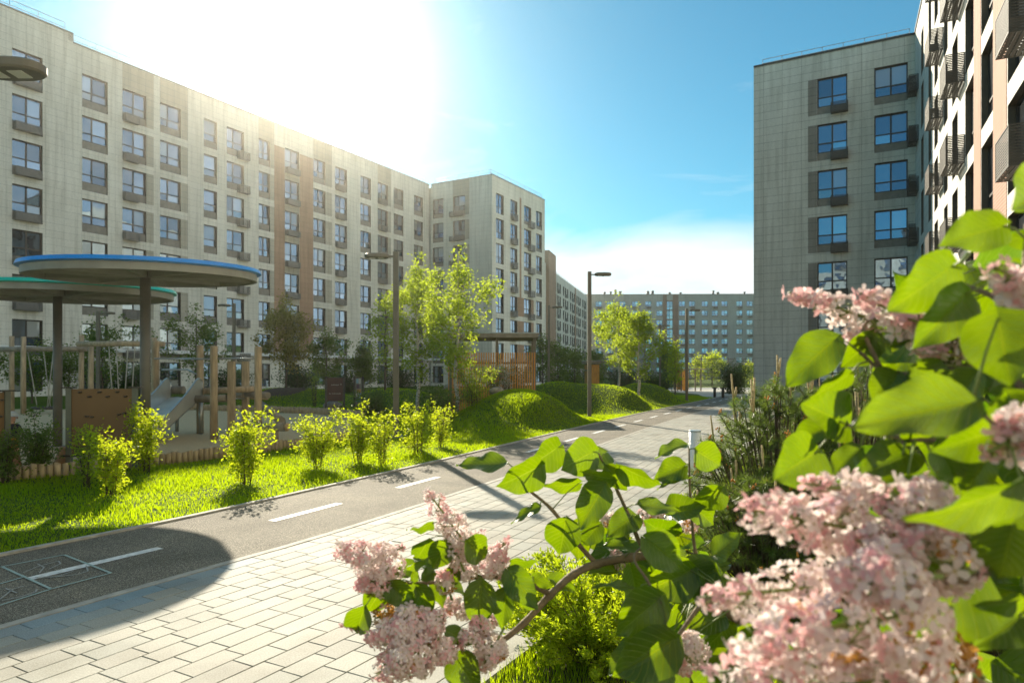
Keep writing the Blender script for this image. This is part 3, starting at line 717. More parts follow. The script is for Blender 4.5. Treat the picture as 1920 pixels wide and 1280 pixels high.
# ---------------------------------------------------------------- canopies, lamps, bollards
M['steel'] = simple('grey powder coated steel', (.15, .14, .12), .5, .1, var=.12)
M['lampm'] = simple('dark bronze lamp post', (.15, .135, .10), .5, .1, var=.12)
M['soffit'] = simple('grey canopy soffit', (.30, .295, .265), .6, var=.12)
M['blue'] = simple('glossy blue edge strip', (.0, .26, .85), .3, var=.05)
M['teal'] = simple('glossy teal edge strip', (.0, .50, .42), .3, var=.05)
def canopy(loc, r, ztop, tilt, edge, label, poleoff=(0, 0)):
    root = empty('round_canopy', loc); tag(root, label, 'canopy', 'round canopies in the playground')
    T = Matrix.Translation((-poleoff[0], -poleoff[1], ztop)) @ Matrix.Rotation(tilt, 4, 'X')
    N = 96; mb = MB(); H = .17
    def ring(rr, z): return [T @ Vector((rr*math.cos(2*math.pi*k/N), rr*math.sin(2*math.pi*k/N), z)) for k in range(N)]
    R4 = [ring(r, 0), ring(r, -H), ring(r-.05, -H), ring(r-.05, -.03)]
    vs = [v for q in R4 for v in q]
    fs = [(a*N+k, a*N+(k+1) % N, (a+1)*N+(k+1) % N, (a+1)*N+k) for a in range(3) for k in range(N)]
    fs += [tuple(range(N))[::-1]]+[tuple(3*N+k for k in range(N))]
    mb.smooth = False; mb.add(vs, fs); mb.build('roof_disc', M['soffit'], root)
    rb_ = MB()
    for k in range(10):
        a = 2*math.pi*k/10
        rb_.box((.1, -.03, -.15), (r-.06, .03, -.032), T @ Matrix.Rotation(a, 4, 'Z'))
    rb_.build('rib', M['soffit'], root)
    ed = MB(); n2 = ring(r+.05, .035), ring(r+.075, -.03), ring(r+.003, -.05), ring(r-.25, .05)
    vs = [v for q in n2 for v in q]
    ed.add(vs, [(3*N+k, 3*N+(k+1) % N, (k+1) % N, k) for k in range(N)]+[(a*N+k, a*N+(k+1) % N, (a+1)*N+(k+1) % N, (a+1)*N+k) for a in range(2) for k in range(N)])
    ed.build('edge_strip', edge, root)
    p = MB(); p.tube([(0, 0, 0), (0, 0, ztop-.05)], .088, 20); p.tube([(0, 0, 0), (0, 0, .02)], .16, 20); p.build('pole', M['steel'], root)
canopy((-6.58, 12.25, 0), 1.86, 3.45, math.radians(2.6), M['blue'], 'round grey canopy on one post with bright blue rim, the nearer one', (-.02, 0))
canopy((-9.85, 14.8, 0), 2.12, 3.40, math.radians(1.5), M['teal'], 'round grey canopy on one post with teal rim, behind the blue one', (-.15, 0))
def lamp(loc, h, ang, label, reach=.78, r=.065):
    root = empty('street_lamp', loc, 0); tag(root, label, 'lamp', 'lamp posts in the court')
    p = MB(); p.box((-r, -r, 0), (r, r, h)); p.build('post', M['lampm'], root)
    b_ = MB(); b_.box((-.16, -.16, 0), (.16, .16, .022)); b_.build('base_plate', M['rail'], root)
    bl = MB()
    for sx in (-1, 1):
        for sy in (-1, 1): bl.tube([(sx*.12, sy*.12, .02), (sx*.12, sy*.12, .06)], .015, 6)
    bl.build('bolt', M['rail'], root)
    T = Matrix.Rotation(ang, 4, 'Z')
    a = MB(); a.box((r, -.025, h-.13), (.30, .025, h-.09), T); a.build('arm', M['lampm'], root)
    hd = MB(); N = 28; hw, hl, cx = .18, (reach-.18)/2, .18+(reach-.18)/2
    def ring(s, z): return [T @ Vector((cx+hl*s*math.copysign(abs(math.cos(t))**.8, math.cos(t)), hw*s*math.copysign(abs(math.sin(t))**.8, math.sin(t)), z)) for t in [2*math.pi*k/N for k in range(N)]]
    vs = ring(.86, h-.045)+ring(1, h-.065)+ring(1, h-.13)+ring(.93, h-.15)
    hd.add(vs, [tuple(range(N))]+[(a_*N+(k+1) % N, a_*N+k, (a_+1)*N+k, (a_+1)*N+(k+1) % N) for a_ in range(3) for k in range(N)]+[tuple(3*N+k for k in range(N))[::-1]])
    hd.build('lamp_head', M['lampm'], root)
    g = MB()
    for x_ in (.30, .52): g.box((x_, -.08, h-.158), (x_+.14, .08, h-.1505), T)
    g.build('diffuser', M['white_trim'], root)
    return root
D = math.radians
lamp((-5.32, 6.56, 0), 4.62, 0, 'lamp post nearest the camera, its oval head over the top left', .82)
lamp((-2.88, 16.95, 0), 4.6, D(180), 'tall bronze lamp post left of the birches, head turned to the playground')
lamp((2.77, 24.4, 0), 5.22, 0, 'tall bronze lamp post at the foot of the first grass mound beside the path')
lamp((9.9, 38.7, 0), 5.25, 0, 'lamp post further along the path, in front of the far block')
lamp((-13.6, 33.4, 0), 5.0, D(180), 'thin lamp post behind the wooden climbing frame')
lamp((-19.4, 32.0, 0), 4.5, 0, 'lamp post half hidden by a sparse tree behind the swings')
lamp((2.1, 39.0, .25), 5.2, 0, 'dark lamp post rising behind the first grass mound')
lamp((11.6, 53.5, 0), 5.4, 0, 'slim dark lamp post right of the far pair of birches')
lamp((15.2, 64.0, 0), 5.2, 0, 'distant lamp post behind the small brown pergola')
lamp((11.3, 58.0, 0), 5.0, D(0), 'second slim dark lamp post among the trees by the fence')
M['boll_w'] = simple('white bollard diffuser', (.78, .80, .80), .4, var=.03); M['boll_d'] = simple('dark bollard base', (.06, .055, .05), .5)
def bollard(loc, label, group='small white bollard lights by the far facade', h=.9):
    root = empty('bollard_light', loc); tag(root, label, 'bollard', group)
    a = MB(); a.tube([(0, 0, 0), (0, 0, h*.27)], .068, 20); a.build('base', M['boll_d'], root)
    a = MB(); a.tube([(0, 0, h*.27), (0, 0, h-.015)], .070, 20); a.build('diffuser', M['boll_w'], root)
    a = MB(); a.tube([(0, 0, h-.015), (0, 0, h)], .073, 20); a.build('cap', M['rail'], root)
q = gp(1303, 944); bollard((q.x, q.y, 0), 'white cylindrical bollard light standing at the pavement edge before the pine', group='bollard light')
for (x_, l_) in ((35, 'white bollard light far behind, between the two left swing posts'), (222, 'white bollard light far behind the brown climbing board'), (501, 'small white bollard light just right of the tall right-hand log post'),
                 (584, 'tiny white bollard light left of the dark notice board'), (723, 'small white bollard light left of the lamp post by the birches'), (1058, 'tiny white bollard light in the dark gap beyond the slatted pavilion')):
    Z_ = 52; bollard(((x_-960)/1280*Z_, Z_, .12), l_)

# ---------------------------------------------------------------- playground timber
def swingframe(label, posts, beam, r=.10):
    root = empty('log_swing_set', (posts[0][0].x, posts[0][0].y, 0)); tag(root, label, 'swing set'); o = root.location
    for (p, h) in posts:
        a = MB(); a.tube([p-o, p-o+Vector((R.uniform(-.02, .02), 0, h*.5)), p-o+Vector((0, 0, h))], [r, r*.95, r*.9], 12, rough=.04); a.build('post', M['log'], root)
    a, b_, mat = beam; q = MB(); q.tube([a-o, (a+b_)/2-o+Vector((0, 0, .02)), b_-o], [r*.95, r, r*.95], 12, rough=.04); q.build('beam', mat, root)
    return root
Z1 = 27.0
def vz_(x, Z, y): p = px(x, y, Z); return Vector((p.x, p.y, 0)), p.z
def atz(x, y, Z): return px(x, y, Z)
P1, h1 = vz_(22, 27.6, 630); P2, h2_ = vz_(44, 26.7, 631); P3, h3_ = vz_(153, 27.2, 628)
swingframe('grey swing frame of peeled logs with a long dark crossbeam, at the left', [(P1, h1), (P2, h2_), (P3, h3_)], (px(-60, 656, 27.0), px(163, 654, 27.0), M['log_g']))
P4, h4 = vz_(171, 25.2, 646); P5, h5 = vz_(289, 24.6, 633)
swingframe('swing frame with a pale sunlit log crossbeam behind the blue canopy post', [(P4, h4-.05), (P5, h5)], (px(145, 645, 24.7), px(308, 645, 24.7), M['log']))
M['rope'] = simple('pale rope', (.45, .42, .34), .9)
def swing(label, tops_, bots, seat):
    root = empty('swing', tuple(bots[0])); tag(root, label, 'swing'); o = root.location
    for a, b_ in zip(tops_, bots):
        q = MB(); q.tube([a-o, b_-o], .018, 6); q.build('rope', M['rope'], root)
    c = sum(bots, Vector())/len(bots)-o; q = MB()
    if seat == 'nest':
        N = 24; rr = .5
        q.tube([c+Vector((rr*math.cos(2*math.pi*k/N), rr*.8*math.sin(2*math.pi*k/N), 0)) for k in range(N+1)], .05, 8)
        for k in range(-3, 4):
            w_ = .4*math.sqrt(max(0, 1-(k/4)**2)); q.tube([c+Vector((k*.12, -w_, -.01)), c+Vector((k*.12, w_, -.01))], .012, 5)
    else: q.box(tuple(c+Vector((-.24, -.1, -.03))), tuple(c+Vector((.24, .1, .0))))
    q.build('seat', M['basket_d'], root)
swing('rope nest swing hanging from the dark left crossbeam', [px(52, 660, 27), px(82, 660, 27), px(118, 660, 27), px(100, 660, 27)], [px(70, 764, 26.5), px(95, 766, 27.4), px(90, 762, 26.6), px(88, 766, 27)], 'nest')
swing('flat swing hanging from the pale crossbeam left of the blue canopy post', [px(204, 650, 24.7), px(218, 650, 24.7)], [px(212, 760, 24.7), px(224, 760, 24.7)], 'flat')
swing('flat swing hanging from the pale crossbeam close to the canopy post', [px(253, 650, 24.7), px(240, 650, 24.7)], [px(246, 762, 24.7), px(233, 762, 24.7)], 'flat')
# climbing frame
CF = empty('log_climber', (-6.9, 16.5, 0)); tag(CF, 'wooden climbing frame of upright log posts with ladder, steel high bar and low beams', 'climber'); co = CF.location
def cpost(x, Z, ytop, w, name='post', sq=False):
    p, h = vz_(x, Z, ytop); q = MB(); r = w/1280*Z/2; p = p-co
    if sq: q.box((p.x-r, p.y-r, 0), (p.x+r, p.y+r, h))
    else: q.tube([p, p+Vector((0, 0, h*.5)), p+Vector((0, 0, h-.02)), p+Vector((0, 0, h+.01))], [r, r*.97, r*.95, r*.8], 14, rough=.03)
    q.build(name, M['log'], CF)
cpost(401, 16.3, 649, 14.5); cpost(375, 18.0, 648, 13); cpost(484, 16.2, 650, 14); cpost(292, 18.2, 640, 13)
cpost(434, 17.2, 677, 11, sq=True); cpost(460.5, 18.2, 677, 10.5, sq=True)
def cbar(a, b_, r, name, mat, n_=12):
    q = MB(); q.tube([a-co, b_-co], r, n_, rough=.03 if r > .05 else 0); q.build(name, mat, CF)
M['zinc'] = simple('brushed steel', (.42, .43, .42), .3, .9, var=.1)
cbar(px(290, 672, 18.1), px(402, 673, 16.3), .022, 'high_bar', M['zinc'], 8); cbar(px(402, 672, 16.3), px(480, 672, 16.3), .022, 'high_bar', M['zinc'], 8)
cbar(px(381, 733, 17.6), px(482, 729, 17.9), .085, 'beam', M['log']); cbar(px(360, 748, 17.2), px(425, 746, 17.2), .095, 'beam', M['log_g']); cbar(px(462, 738, 18), px(503, 741, 17.6), .085, 'beam', M['log_g'])
cbar(px(441, 742, 18.4), px(502, 744, 18.4), .08, 'beam', M['log'])
for y_ in (747, 768, 790): cbar(px(434, y_, 17.2), px(460, y_, 18.2), .02, 'rung', M['zinc'], 8)
cbar(px(487, 757, 17.6), px(528, 789, 16.2), .10, 'beam', M['log_g']); cbar(px(484, 801, 15.6), px(536, 800, 15.0), .095, 'beam', M['log_g'])
q = MB(); e_ = px(536, 800, 15.0)-co; q.tube([e_, e_+(px(541, 800, 15.0)-px(536, 800, 15.0))], [.095, .088], 12); q.build('sawn_end', M['log_s'], CF)
cpost(488, 15.3, 806, 12); cpost(519, 16.3, 792, 7)
for k in range(5):
    q = MB(); y_ = 812+k*6.5
    q.tube([px(505+16*t/12, y_+2.2*math.sin(t*math.pi/2), 15.2)-co for t in range(13)], .008, 5); q.build('rope_rung', M['rope'], CF)
q = MB(); q.tube([px(319+2.2*t, 731, 18.6)-co for t in range(13)], [.10+.018*(t % 2) for t in range(13)], 12); q.build('wrapped_beam', M['log_g'], CF)
# slide
SL = empty('slide', (-9.2, 17, 0)); tag(SL, 'polished steel slide with tall side plates running down to the sand', 'slide'); so = SL.location
M['steel_s'] = simple('polished slide steel', (.66, .65, .60), .38, .55, var=.08, scale=2)
tL, tR, bL, bR = px(318, 744, 18.4), px(377, 745, 17.6), px(232, 806, 15.6), px(292, 822, 14.9)
def lerp(a, b_, t): return a.lerp(b_, t)
q = MB(); N = 14
for i in range(N):
    t0, t1 = i/N, (i+1)/N
    f_ = lambda t: t
    q.quad(lerp(tL, bL, t0)-so, lerp(tL, bL, t1)-so, lerp(tR, bR, t1)-so, lerp(tR, bR, t0)-so)
dn = Vector((0, 0, -.03)); q.quad(*[v-so+dn for v in (tL, tR, bR, bL)])
q.build('chute', M['steel_s'], SL)
for (a, b_) in ((tL, bL), (tR, bR)):
    q = MB(); up, cnt = [], 20; th = (tR-tL).normalized()*.012
    for i in range(cnt+1):
        t = -.02+i/cnt*1.02; p = lerp(a, b_, t)
        hh = .24+.42*math.exp(-max(0, t)*2.3) if t > .12 else .24+.42*math.exp(-.12*2.3)*math.sqrt(max(.0, 1-((.12-t)/.16)**2))
        up.append((p-so, p-so+Vector((0, 0, hh))))
    for (p0, p1), (p2, p3) in zip(up, up[1:]):
        q.quad(p0+th, p2+th, p3+th, p1+th); q.quad(p0-th, p1-th, p3-th, p2-th)
    q.build('side_plate', M['steel_s'], SL)
    q = MB(); q.tube([u[1] for u in up], .02, 8); q.tube([up[0][0], up[0][1]], .02, 8); q.build('edge_tube', M['zinc'], SL)
q = MB(); q.tube([px(304, 693, 18.5)-so, px(352, 693, 18)-so, px(368, 701, 17.6)-so], .022, 8); q.build('handrail', M['zinc'], SL)
for tt_, dx in ((tR, -.1), (tL, .1)):
    q = MB(); q.tube([(tt_.x-so.x+dx, tt_.y-so.y+.2, 0), (tt_.x-so.x+dx, tt_.y-so.y+.2, tt_.z)], .05, 10); q.build('support_leg', M['zinc'], SL)
# climbing boards
M['board'] = simple('brown laminate board', (.17, .095, .035), .55, var=.08, scale=2); M['greenp'] = simple('grey green post', (.12, .13, .10), .6)
def board(x0, x1, y0, y1, Z0, Z1, label, legs):
    a, b_ = px(x0, y0, Z0), px(x1, y0, Z1); o = Vector((a.x, a.y, 0)); root = empty('climbing_board', o); tag(root, label, 'climbing board')
    d = Vector((b_.x-a.x, b_.y-a.y, 0)); L_ = d.length; T = Facade((0, 0), d).M
    zt = a.z; zb = px(x0, y1, Z0).z
    q = MB(); q.box((.06, -.012, zb), (L_-.06, .012, zt), T); q.build('panel', M['board'], root)
    for u in (0.02, L_-.02):
        q = MB(); q.box((u-.04, -.04, 0), (u+.04, .04, zt+.01), T); q.build('post', M['greenp'], root)
        q = MB(); q.box((u-.10, -.05, zt+.011), (u+.10, .05, zt+.035), T); q.build('bracket', M['frame'], root); q = MB(); q.box((u-.10, -.055, zb-.03), (u+.12, .055, zb-.002), T); q.build('bracket', M['frame'], root)
    q = MB()
    for (u, v) in ((.18, .05), (.32, .12), (.46, .05), (.58, .12), (.72, .05), (.84, .12), (.28, .42), (.35, .43), (.75, .40), (.82, .38), (.25, .75), (.33, .7), (.7, .8), (.6, .62), (.14, .9)):
        p = T @ Vector((u*L_, -.012, zt-(zt-zb)*v)); q.tube([p+Vector((-.03, 0, 0)), p+T.to_3x3() @ Vector((0, -.03, 0)), p+Vector((.03, 0, .004))], [.012, .016, .012], 6)
    q.build('hold', M['frame'], root)
board(127, 256, 729, 852, 11.15, 11.4, 'brown climbing board with dark holds and green posts, behind the bushes', 0)
board(-70, 15, 737, 860, 10.2, 10.75, 'second brown climbing board cut off by the left edge', 0)
# stumps
M['stump'] = simple('orange peeled timber', (.40, .22, .10), .75, scale=6, var=.25, bump=.4)
for (x, y, l_) in ((22, 893, 'tapered orange timber stump behind the leftmost dark shrub'), (115, 879, 'tapered orange timber stump left of the brown climbing board')):
    p = gp(x, y); q = MB(); q.tube([(0, 0, 0), (.03, 0, .2), (.05, 0, .36)], [.14, .10, .065], 12, rough=.05)
    o = q.build('timber_stump', M['stump']); o.location = (p.x, p.y, .01); tag(o, l_, 'stump', 'timber stumps in the sand')
# notice boards
def notice(x0, x1, y0, y1, yb, Z, label, mat, poster):
    a, b_ = px(x0, y0, Z), px(x1, y0, Z); root = empty('notice_board', (a.x, a.y, hz(a.x, a.y))); tag(root, label, 'notice board'); o = root.location
    W = b_.x-a.x; zt = a.z-o.z; zb = px(x0, y1, Z).z-o.z
    q = MB(); q.box((.05, 0, zb), (W-.05, .03, zt-.03)); q.build('panel', mat, root)
    for u in (0, W):
        q = MB(); q.box((u-.035, -.02, 0), (u+.035, .05, zt+.03)); q.build('post', M['basket_d'], root)
    q = MB(); q.box((.0, -.03, zt-.028), (W, .07, zt+.0)); q.build('top_rail', M['basket_d'], root)
    for (u0, u1, v0, v1, m_) in poster:
        q = MB(); q.box((W*u0, -.004, zb+(zt-zb)*(1-v1)), (W*u1, -.001, zb+(zt-zb)*(1-v0))); q.build('print', m_, root)
M['rb'] = simple('dark red brown board', (.075, .025, .015), .5); M['cream'] = simple('cream print', (.45, .42, .35), .6)
cols_ = [simple('print '+nm, c, .6, var=.15, scale=20) for nm, c in (('pale blue', (.25, .40, .48)), ('orange', (.50, .26, .08)), ('teal', (.08, .30, .30)), ('cream', (.5, .47, .38)), ('plum', (.14, .08, .10)))]
txt = []
for (v0, us) in ((.30, ((.30, .34), (.36, .40), (.42, .47), (.49, .53), (.55, .60), (.62, .66), (.68, .72))), (.28, ((.80, .86),)), (.66, ((.18, .22), (.24, .29), (.36, .40), (.42, .46), (.48, .52), (.54, .60), (.62, .66), (.68, .73), (.76, .80)))):
    for j, (u0, u1) in enumerate(us): txt.append((u0, u1, v0+.012*(j % 2), v0+.035, M['cream']))
notice(611, 645, 707, 752, 772, 27.5, 'dark red brown notice board with two faint cream lines of lettering', M['rb'], txt)
notice(664.5, 680, 707, 758, 768, 28.0, 'narrow dark notice board with a colourful poster', M['spand'],
       [(.22, .5, .06, .22, cols_[0]), (.52, .78, .04, .24, cols_[3]), (.25, .6, .26, .42, cols_[4]), (.3, .8, .44, .56, cols_[1]), (.2, .5, .58, .72, cols_[3]), (.5, .8, .6, .76, cols_[0]), (.25, .7, .78, .9, cols_[2])])
# slatted pavilions
M['slat'] = simple('orange stained slat', (.66, .29, .05), .6, scale=6, var=.22, sc=(4, 4, .6))
def pavilion(loc, w, d, h, hs, label, slat_w=.045, gap=.045, sides=True, rz=0):
    root = empty('slatted_pavilion', loc, rz); tag(root, label, 'pavilion')
    for (x, y) in ((0, 0), (w, 0), (0, d), (w, d), (w*.55, 0)):
        q = MB(); q.box((x-.05, y-.05, 0), (x+.05, y+.05, h-.18)); q.build('post', M['lampm'], root)
    q = MB(); q.box((-.25, -.25, h-.18), (w+.15, d+.2, h-.03)); q.build('roof', M['log_g'], root)
    q = MB(); q.box((-.27, -.27, h-.03), (w+.17, d+.22, h)); q.build('roof_sheet', M['rail'], root)
    def screen(T, L_):
        s_ = MB(); n_ = int(L_/(slat_w+gap))
        for i in range(n_): u = .06+i*(slat_w+gap); s_.box((u, -.06, .08), (u+slat_w, -.0, hs+R.uniform(-.008, .008)), T)
        s_.build('slat_screen', M['slat'], root)
        for z in (hs*.22, hs*.82):
            q = MB(); q.box((.05, .003, z), (L_-.05, .03, z+.07), T); q.build('rail', M['lampm'], root)
    screen(Matrix.Translation((0, -.06, 0)), w)
    if sides: screen(Matrix.Translation((-.1, 0, 0)) @ Matrix.Rotation(D(90), 4, 'Z'), d)
    return root
pavilion((-2.3, 25.6, .0), 3.15, 2.6, 3.1, 2.36, 'pavilion of thin orange vertical slats under a flat roof, behind the first mound')
pavilion((4.65, 41.2, .0), .55, 1.6, 2.35, 2.1, 'small brown slatted box under a thin roof frame, behind the second mound', .10, .01)
pg = pavilion((15.0, 60.5, .0), .55, 1.4, 2.0, 1.9, 'low brown pergola with a slatted end panel near the dark round bush', .10, .01)
q = MB(); q.box((.4, -.25, 1.90), (2.2, 1.6, 1.995)); q.build('roof_extension', M['log_g'], pg)
for x_ in (1.25, 1.75): 
    q = MB(); q.box((x_-.05, 0, 0), (x_+.05, .1, 1.9)); q.build('post', M['lampm'], pg)
q = MB(); q.box((0, .0, 2.25), (2.6, .08, 2.32)); q.box((2.55, 0, 0), (2.62, .08, 2.3)); o = q.build('steel_frame', M['lampm']); o.location = (5.2, 42.5, 0); tag(o, 'thin dark steel frame beside the small brown slatted box', 'frame')
# dark mesh fence in the distance
fr = empty('ball_court_fence', (6, 74, 0)); tag(fr, 'tall dark vertical bar fence across the far end of the court', 'fence')
for i in range(9):
    q = MB(); q.box((i*2.9-.05, -.05, 0), (i*2.9+.05, .05, 3.3)); q.build('post', M['basket_d'], fr)
for i in range(8):
    q = MB()
    for j in range(22): u = i*2.9+.13+j*.125; q.box((u-.016, -.01, .1), (u+.016, .01, 3.2))
    for z in (.2, 1.6, 3.1): q.box((i*2.9+.05, .012, z), (i*2.9+2.85, .03, z+.05))
    q.build('fence_panel', M['basket_d'], fr)
# short posts on the plaza
for x_, y_, l_ in ((1340, 745, 'short dark post on the plaza, left of the dark bush'), (1355.5, 746, 'short dark post with a forked top just before the dark bush')):
    p = gp(x_, y_); q = MB(); q.tube([(0, 0, 0), (0, 0, .62)], .09, 10); q.box((-.16, -.05, .6), (.16, .05, .68)); o = q.build('plaza_post', M['basket_d']); o.location = (p.x, p.y, 0); tag(o, l_, 'post')
# fence and vent boxes at the foot of the right block
fb = empty('low_railing', (5.2, 3.2, 0)); tag(fb, 'low railing of thin pale bars at the foot of the right block, behind the lilac', 'railing')
q = MB()
for j in range(60): u = j*.11; q.box((u-.008, -.008, 0), (u+.008, .008, 1.15), Matrix.Rotation(math.atan2(.9, .436), 4, 'Z'))
q.build('bar', M['rail'], fb)
q = MB(); q.box((0, -.015, 1.12), (6.6, .015, 1.16), Matrix.Rotation(math.atan2(.9, .436), 4, 'Z')); q.build('top_rail', M['rail'], fb)
# ---------------------------------------------------------------- foliage tools
def unit(a): return a/np.maximum(1e-9, np.linalg.norm(a, axis=-1, keepdims=True))
def leaves(rng, P, size, asp=.62, up=.3, droop=0.0, dirs=None, fold=.12):
    """one folded four-corner leaf per point"""
    n = len(P); P = np.asarray(P)
    d = rng.normal(size=(n, 3)); d[:, 2] = d[:, 2]*.6+up-droop
    if dirs is not None: d = d*.7+dirs
    d = unit(d); a = rng.normal(size=(n, 3)); s = unit(np.cross(d, a)); nn = np.cross(s, d)
    L = size*rng.uniform(.65, 1.3, (n, 1)); W = L*asp*.5
    b = P; t = P+d*L; m1 = P+d*L*.42+s*W+nn*L*fold; m2 = P+d*L*.42-s*W+nn*L*fold
    V = np.stack([b, m1, t, m2], 1).reshape(-1, 3)
    i = np.arange(n)*4
    F = np.stack([np.stack([i, i+1, i+2], 1), np.stack([i, i+2, i+3], 1)], 1).reshape(-1, 3)
    return V, F
M['bark'] = simple('dark bark', (.10, .075, .05), .9, scale=8, var=.35, bump=.8, bscale=20, sc=(2, 2, .5))
def birchbark():
    m, n, l, b = newmat('birch bark'); z = noise(n, l, 7, 4, sc=(1, 1, 4)); z2 = noise(n, l, 2.5, 3)
    r = ramp(n, l, z.outputs[0], [(.36, (.05, .045, .04)), (.42, (.52, .47, .40)), (.7, (.66, .60, .52))]); l.new(r.outputs[0], b.inputs['Base Color']); b.inputs['Roughness'].default_value = .8; return m
M['birch'] = birchbark()
M['lf_birch'] = leafmat('birch leaf', (.10, .17, .015), (.16, .23, .03), .62, (.50, .62, .035), .5, .3)
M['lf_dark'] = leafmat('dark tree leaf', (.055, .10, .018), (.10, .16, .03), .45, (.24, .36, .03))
M['lf_olive'] = leafmat('olive conifer leaf', (.11, .11, .025), (.17, .16, .04), .5, (.52, .44, .07))
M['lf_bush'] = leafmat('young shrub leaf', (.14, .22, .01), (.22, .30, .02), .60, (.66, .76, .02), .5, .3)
M['lf_gold'] = leafmat('golden spiraea leaf', (.17, .27, .012), (.32, .38, .02), .55, (.56, .68, .015))
M['lf_grass'] = leafmat('grass blade', (.07, .13, .008), (.15, .22, .012), .62, (.56, .74, .006), .6, .2)
M['needle'] = leafmat('pine needle', (.05, .10, .02), (.10, .16, .03), .35, (.24, .34, .04), .4, .4)
M['lf_hedge'] = leafmat('dark hedge leaf', (.02, .05, .008), (.04, .08, .012), .35, (.08, .18, .01))
M['lf_pale'] = leafmat('pale flower', (.45, .45, .38), (.6, .58, .5), .4, (.5, .5, .4))

def tree(loc, h, w, cb, label, name='tree', leaf='lf_dark', bark='bark', n=4000, ls=.07, seed=1, r0=.06, limbs=16, lean=(0, 0), group=None, shape='oval', up=.55, clump=.24, trunkless=False, cat='tree', inner=.25):
    rng = np.random.default_rng(seed); rr = random.Random(seed)
    root = empty(name, loc); tag(root, label, cat, group)
    tp = [Vector((0, 0, 0))]; K = 10
    for k in range(1, K+1):
        t = k/K; tp.append(Vector((lean[0]*t*h+rr.uniform(-.02, .02)*h*.5, lean[1]*t*h+rr.uniform(-.02, .02)*h*.5, h*.97*t)))
    mb = MB(); mb.tube(tp, [r0*(1-.85*(k/K))+.006 for k in range(K+1)], 10, rough=.1); mb.tube([(0, 0, -.05), (0, 0, .12)], [r0*1.35, r0*1.0], 10)
    mb.build('trunk', M[bark], root)
    def prof(t):
        if shape == 'oval': return (math.sin(math.pi*min(1, max(0, t))**.75))**.7*.95+.05
        if shape == 'cone': return (1-t)**.8*1.0+.05
        if shape == 'column': return (math.sin(math.pi*min(1, max(0, t))))**.4*.9+.08
        return math.sqrt(max(0, 1-(2*t-1)**2))+.05
    br = MB(); pts = []; dirs = []
    centers = []
    for i in range(limbs):
        t = (i+.5)/limbs; t = t**.9; z0 = cb+(h-cb)*t*.86; ang = i*2.39996+rr.uniform(-.4, .4)
        zi = z0/h*K; k = min(K-1, int(zi)); b0 = tp[k].lerp(tp[k+1], zi-k)
        L_ = w*.5*prof(t)*rr.uniform(.55, 1.15); rise = L_*up*rr.uniform(.4, 1.5)
        e = b0+Vector((math.cos(ang)*L_, math.sin(ang)*L_, rise)); mid = b0.lerp(e, .5)+Vector((0, 0, -.05*L_+rr.uniform(-.05, .05)))
        rb = max(.006, r0*.38*(1-t*.7)); br.tube([b0, mid, e], [rb, rb*.6, rb*.25], 6)
        for j in range(4):
            q = rr.uniform(.25, 1); c = b0.lerp(mid, q*2) if q < .5 else mid.lerp(e, q*2-1)
            a2 = ang+rr.uniform(-1.4, 1.4); l2 = L_*rr.uniform(.2, .55); tip = c+Vector((math.cos(a2)*l2, math.sin(a2)*l2, rr.uniform(.0, .9)*l2*up*2))
            br.tube([c, tip], [rb*.35, rb*.12+.002], 5); centers.append((c, tip, l2))
        centers.append((b0.lerp(e, inner), e, L_))
    top = tp[-1]; centers.append((tp[-3], top+Vector((0, 0, .04*h)), .2)); centers.append((tp[-2], top+Vector((0, 0, .06*h)), .1)); centers.append((tp[-3], top, .2))
    br.build('branch', M[bark], root)
    wts = np.array([.25+c[2] for c in centers]); wts /= wts.sum(); idx = rng.choice(len(centers), n, p=wts)
    A = np.array([tuple(c[0]) for c in centers]); B = np.array([tuple(c[1]) for c in centers]); t = rng.beta(1.7, 1.0, (n, 1))*1.08
    # leaves gather in sprays, leaving gaps between them
    ns = max(30, n//26); si = rng.choice(len(centers), ns, p=wts); st = rng.beta(1.8, 1.0, (ns, 1))*1.06
    SP = A[si]*(1-st)+B[si]*st+rng.normal(size=(ns, 3))*np.array([1, 1, .8])*clump*w*.16
    pick = rng.integers(0, ns, n); P = SP[pick]+rng.normal(size=(n, 3))*ls*1.25
    V, F = leaves(rng, P, ls, up=-.1, droop=.15)
    link('crown', np_mesh('crown', V, F, M[leaf]), root)
    return root
def at_px(x, yb, Z=None):
    if Z is None: g = gp(x, yb); return (g.x, g.y, hz(g.x, g.y)-.01)
    X_ = (x-960)/1280*Z; return (X_, Z, hz(X_, Z)-.01)
BT = dict(leaf='lf_birch', bark='birch', name='birch_tree')
tree(at_px(783, 0, 26.0), 5.9, 2.8, 1.5, 'young birch with white trunk, left of the near pair, beside the lamp post', n=7600, ls=.10, seed=11, r0=.07, limbs=24, group='birches', **BT)
tree(at_px(856, 0, 22.0), 5.35, 2.5, 1.3, 'young birch with forked pale top, right of the near pair, before the slatted pavilion', n=5800, ls=.095, seed=22, r0=.065, limbs=22, group='birches', lean=(.004, 0), **BT)
tree(at_px(1160, 0, 36.5), 5.2, 2.9, 1.4, 'far young birch, left and rearmost of the two on the grass mounds', n=7200, ls=.11, seed=33, r0=.07, limbs=20, group='birches', **BT)
tree(at_px(1198, 0, 33.0), 4.75, 2.6, 1.1, 'far young birch, right and foremost of the two on the grass mounds', n=7200, ls=.10, seed=44, r0=.07, limbs=20, group='birches', lean=(-.01, 0), **BT)
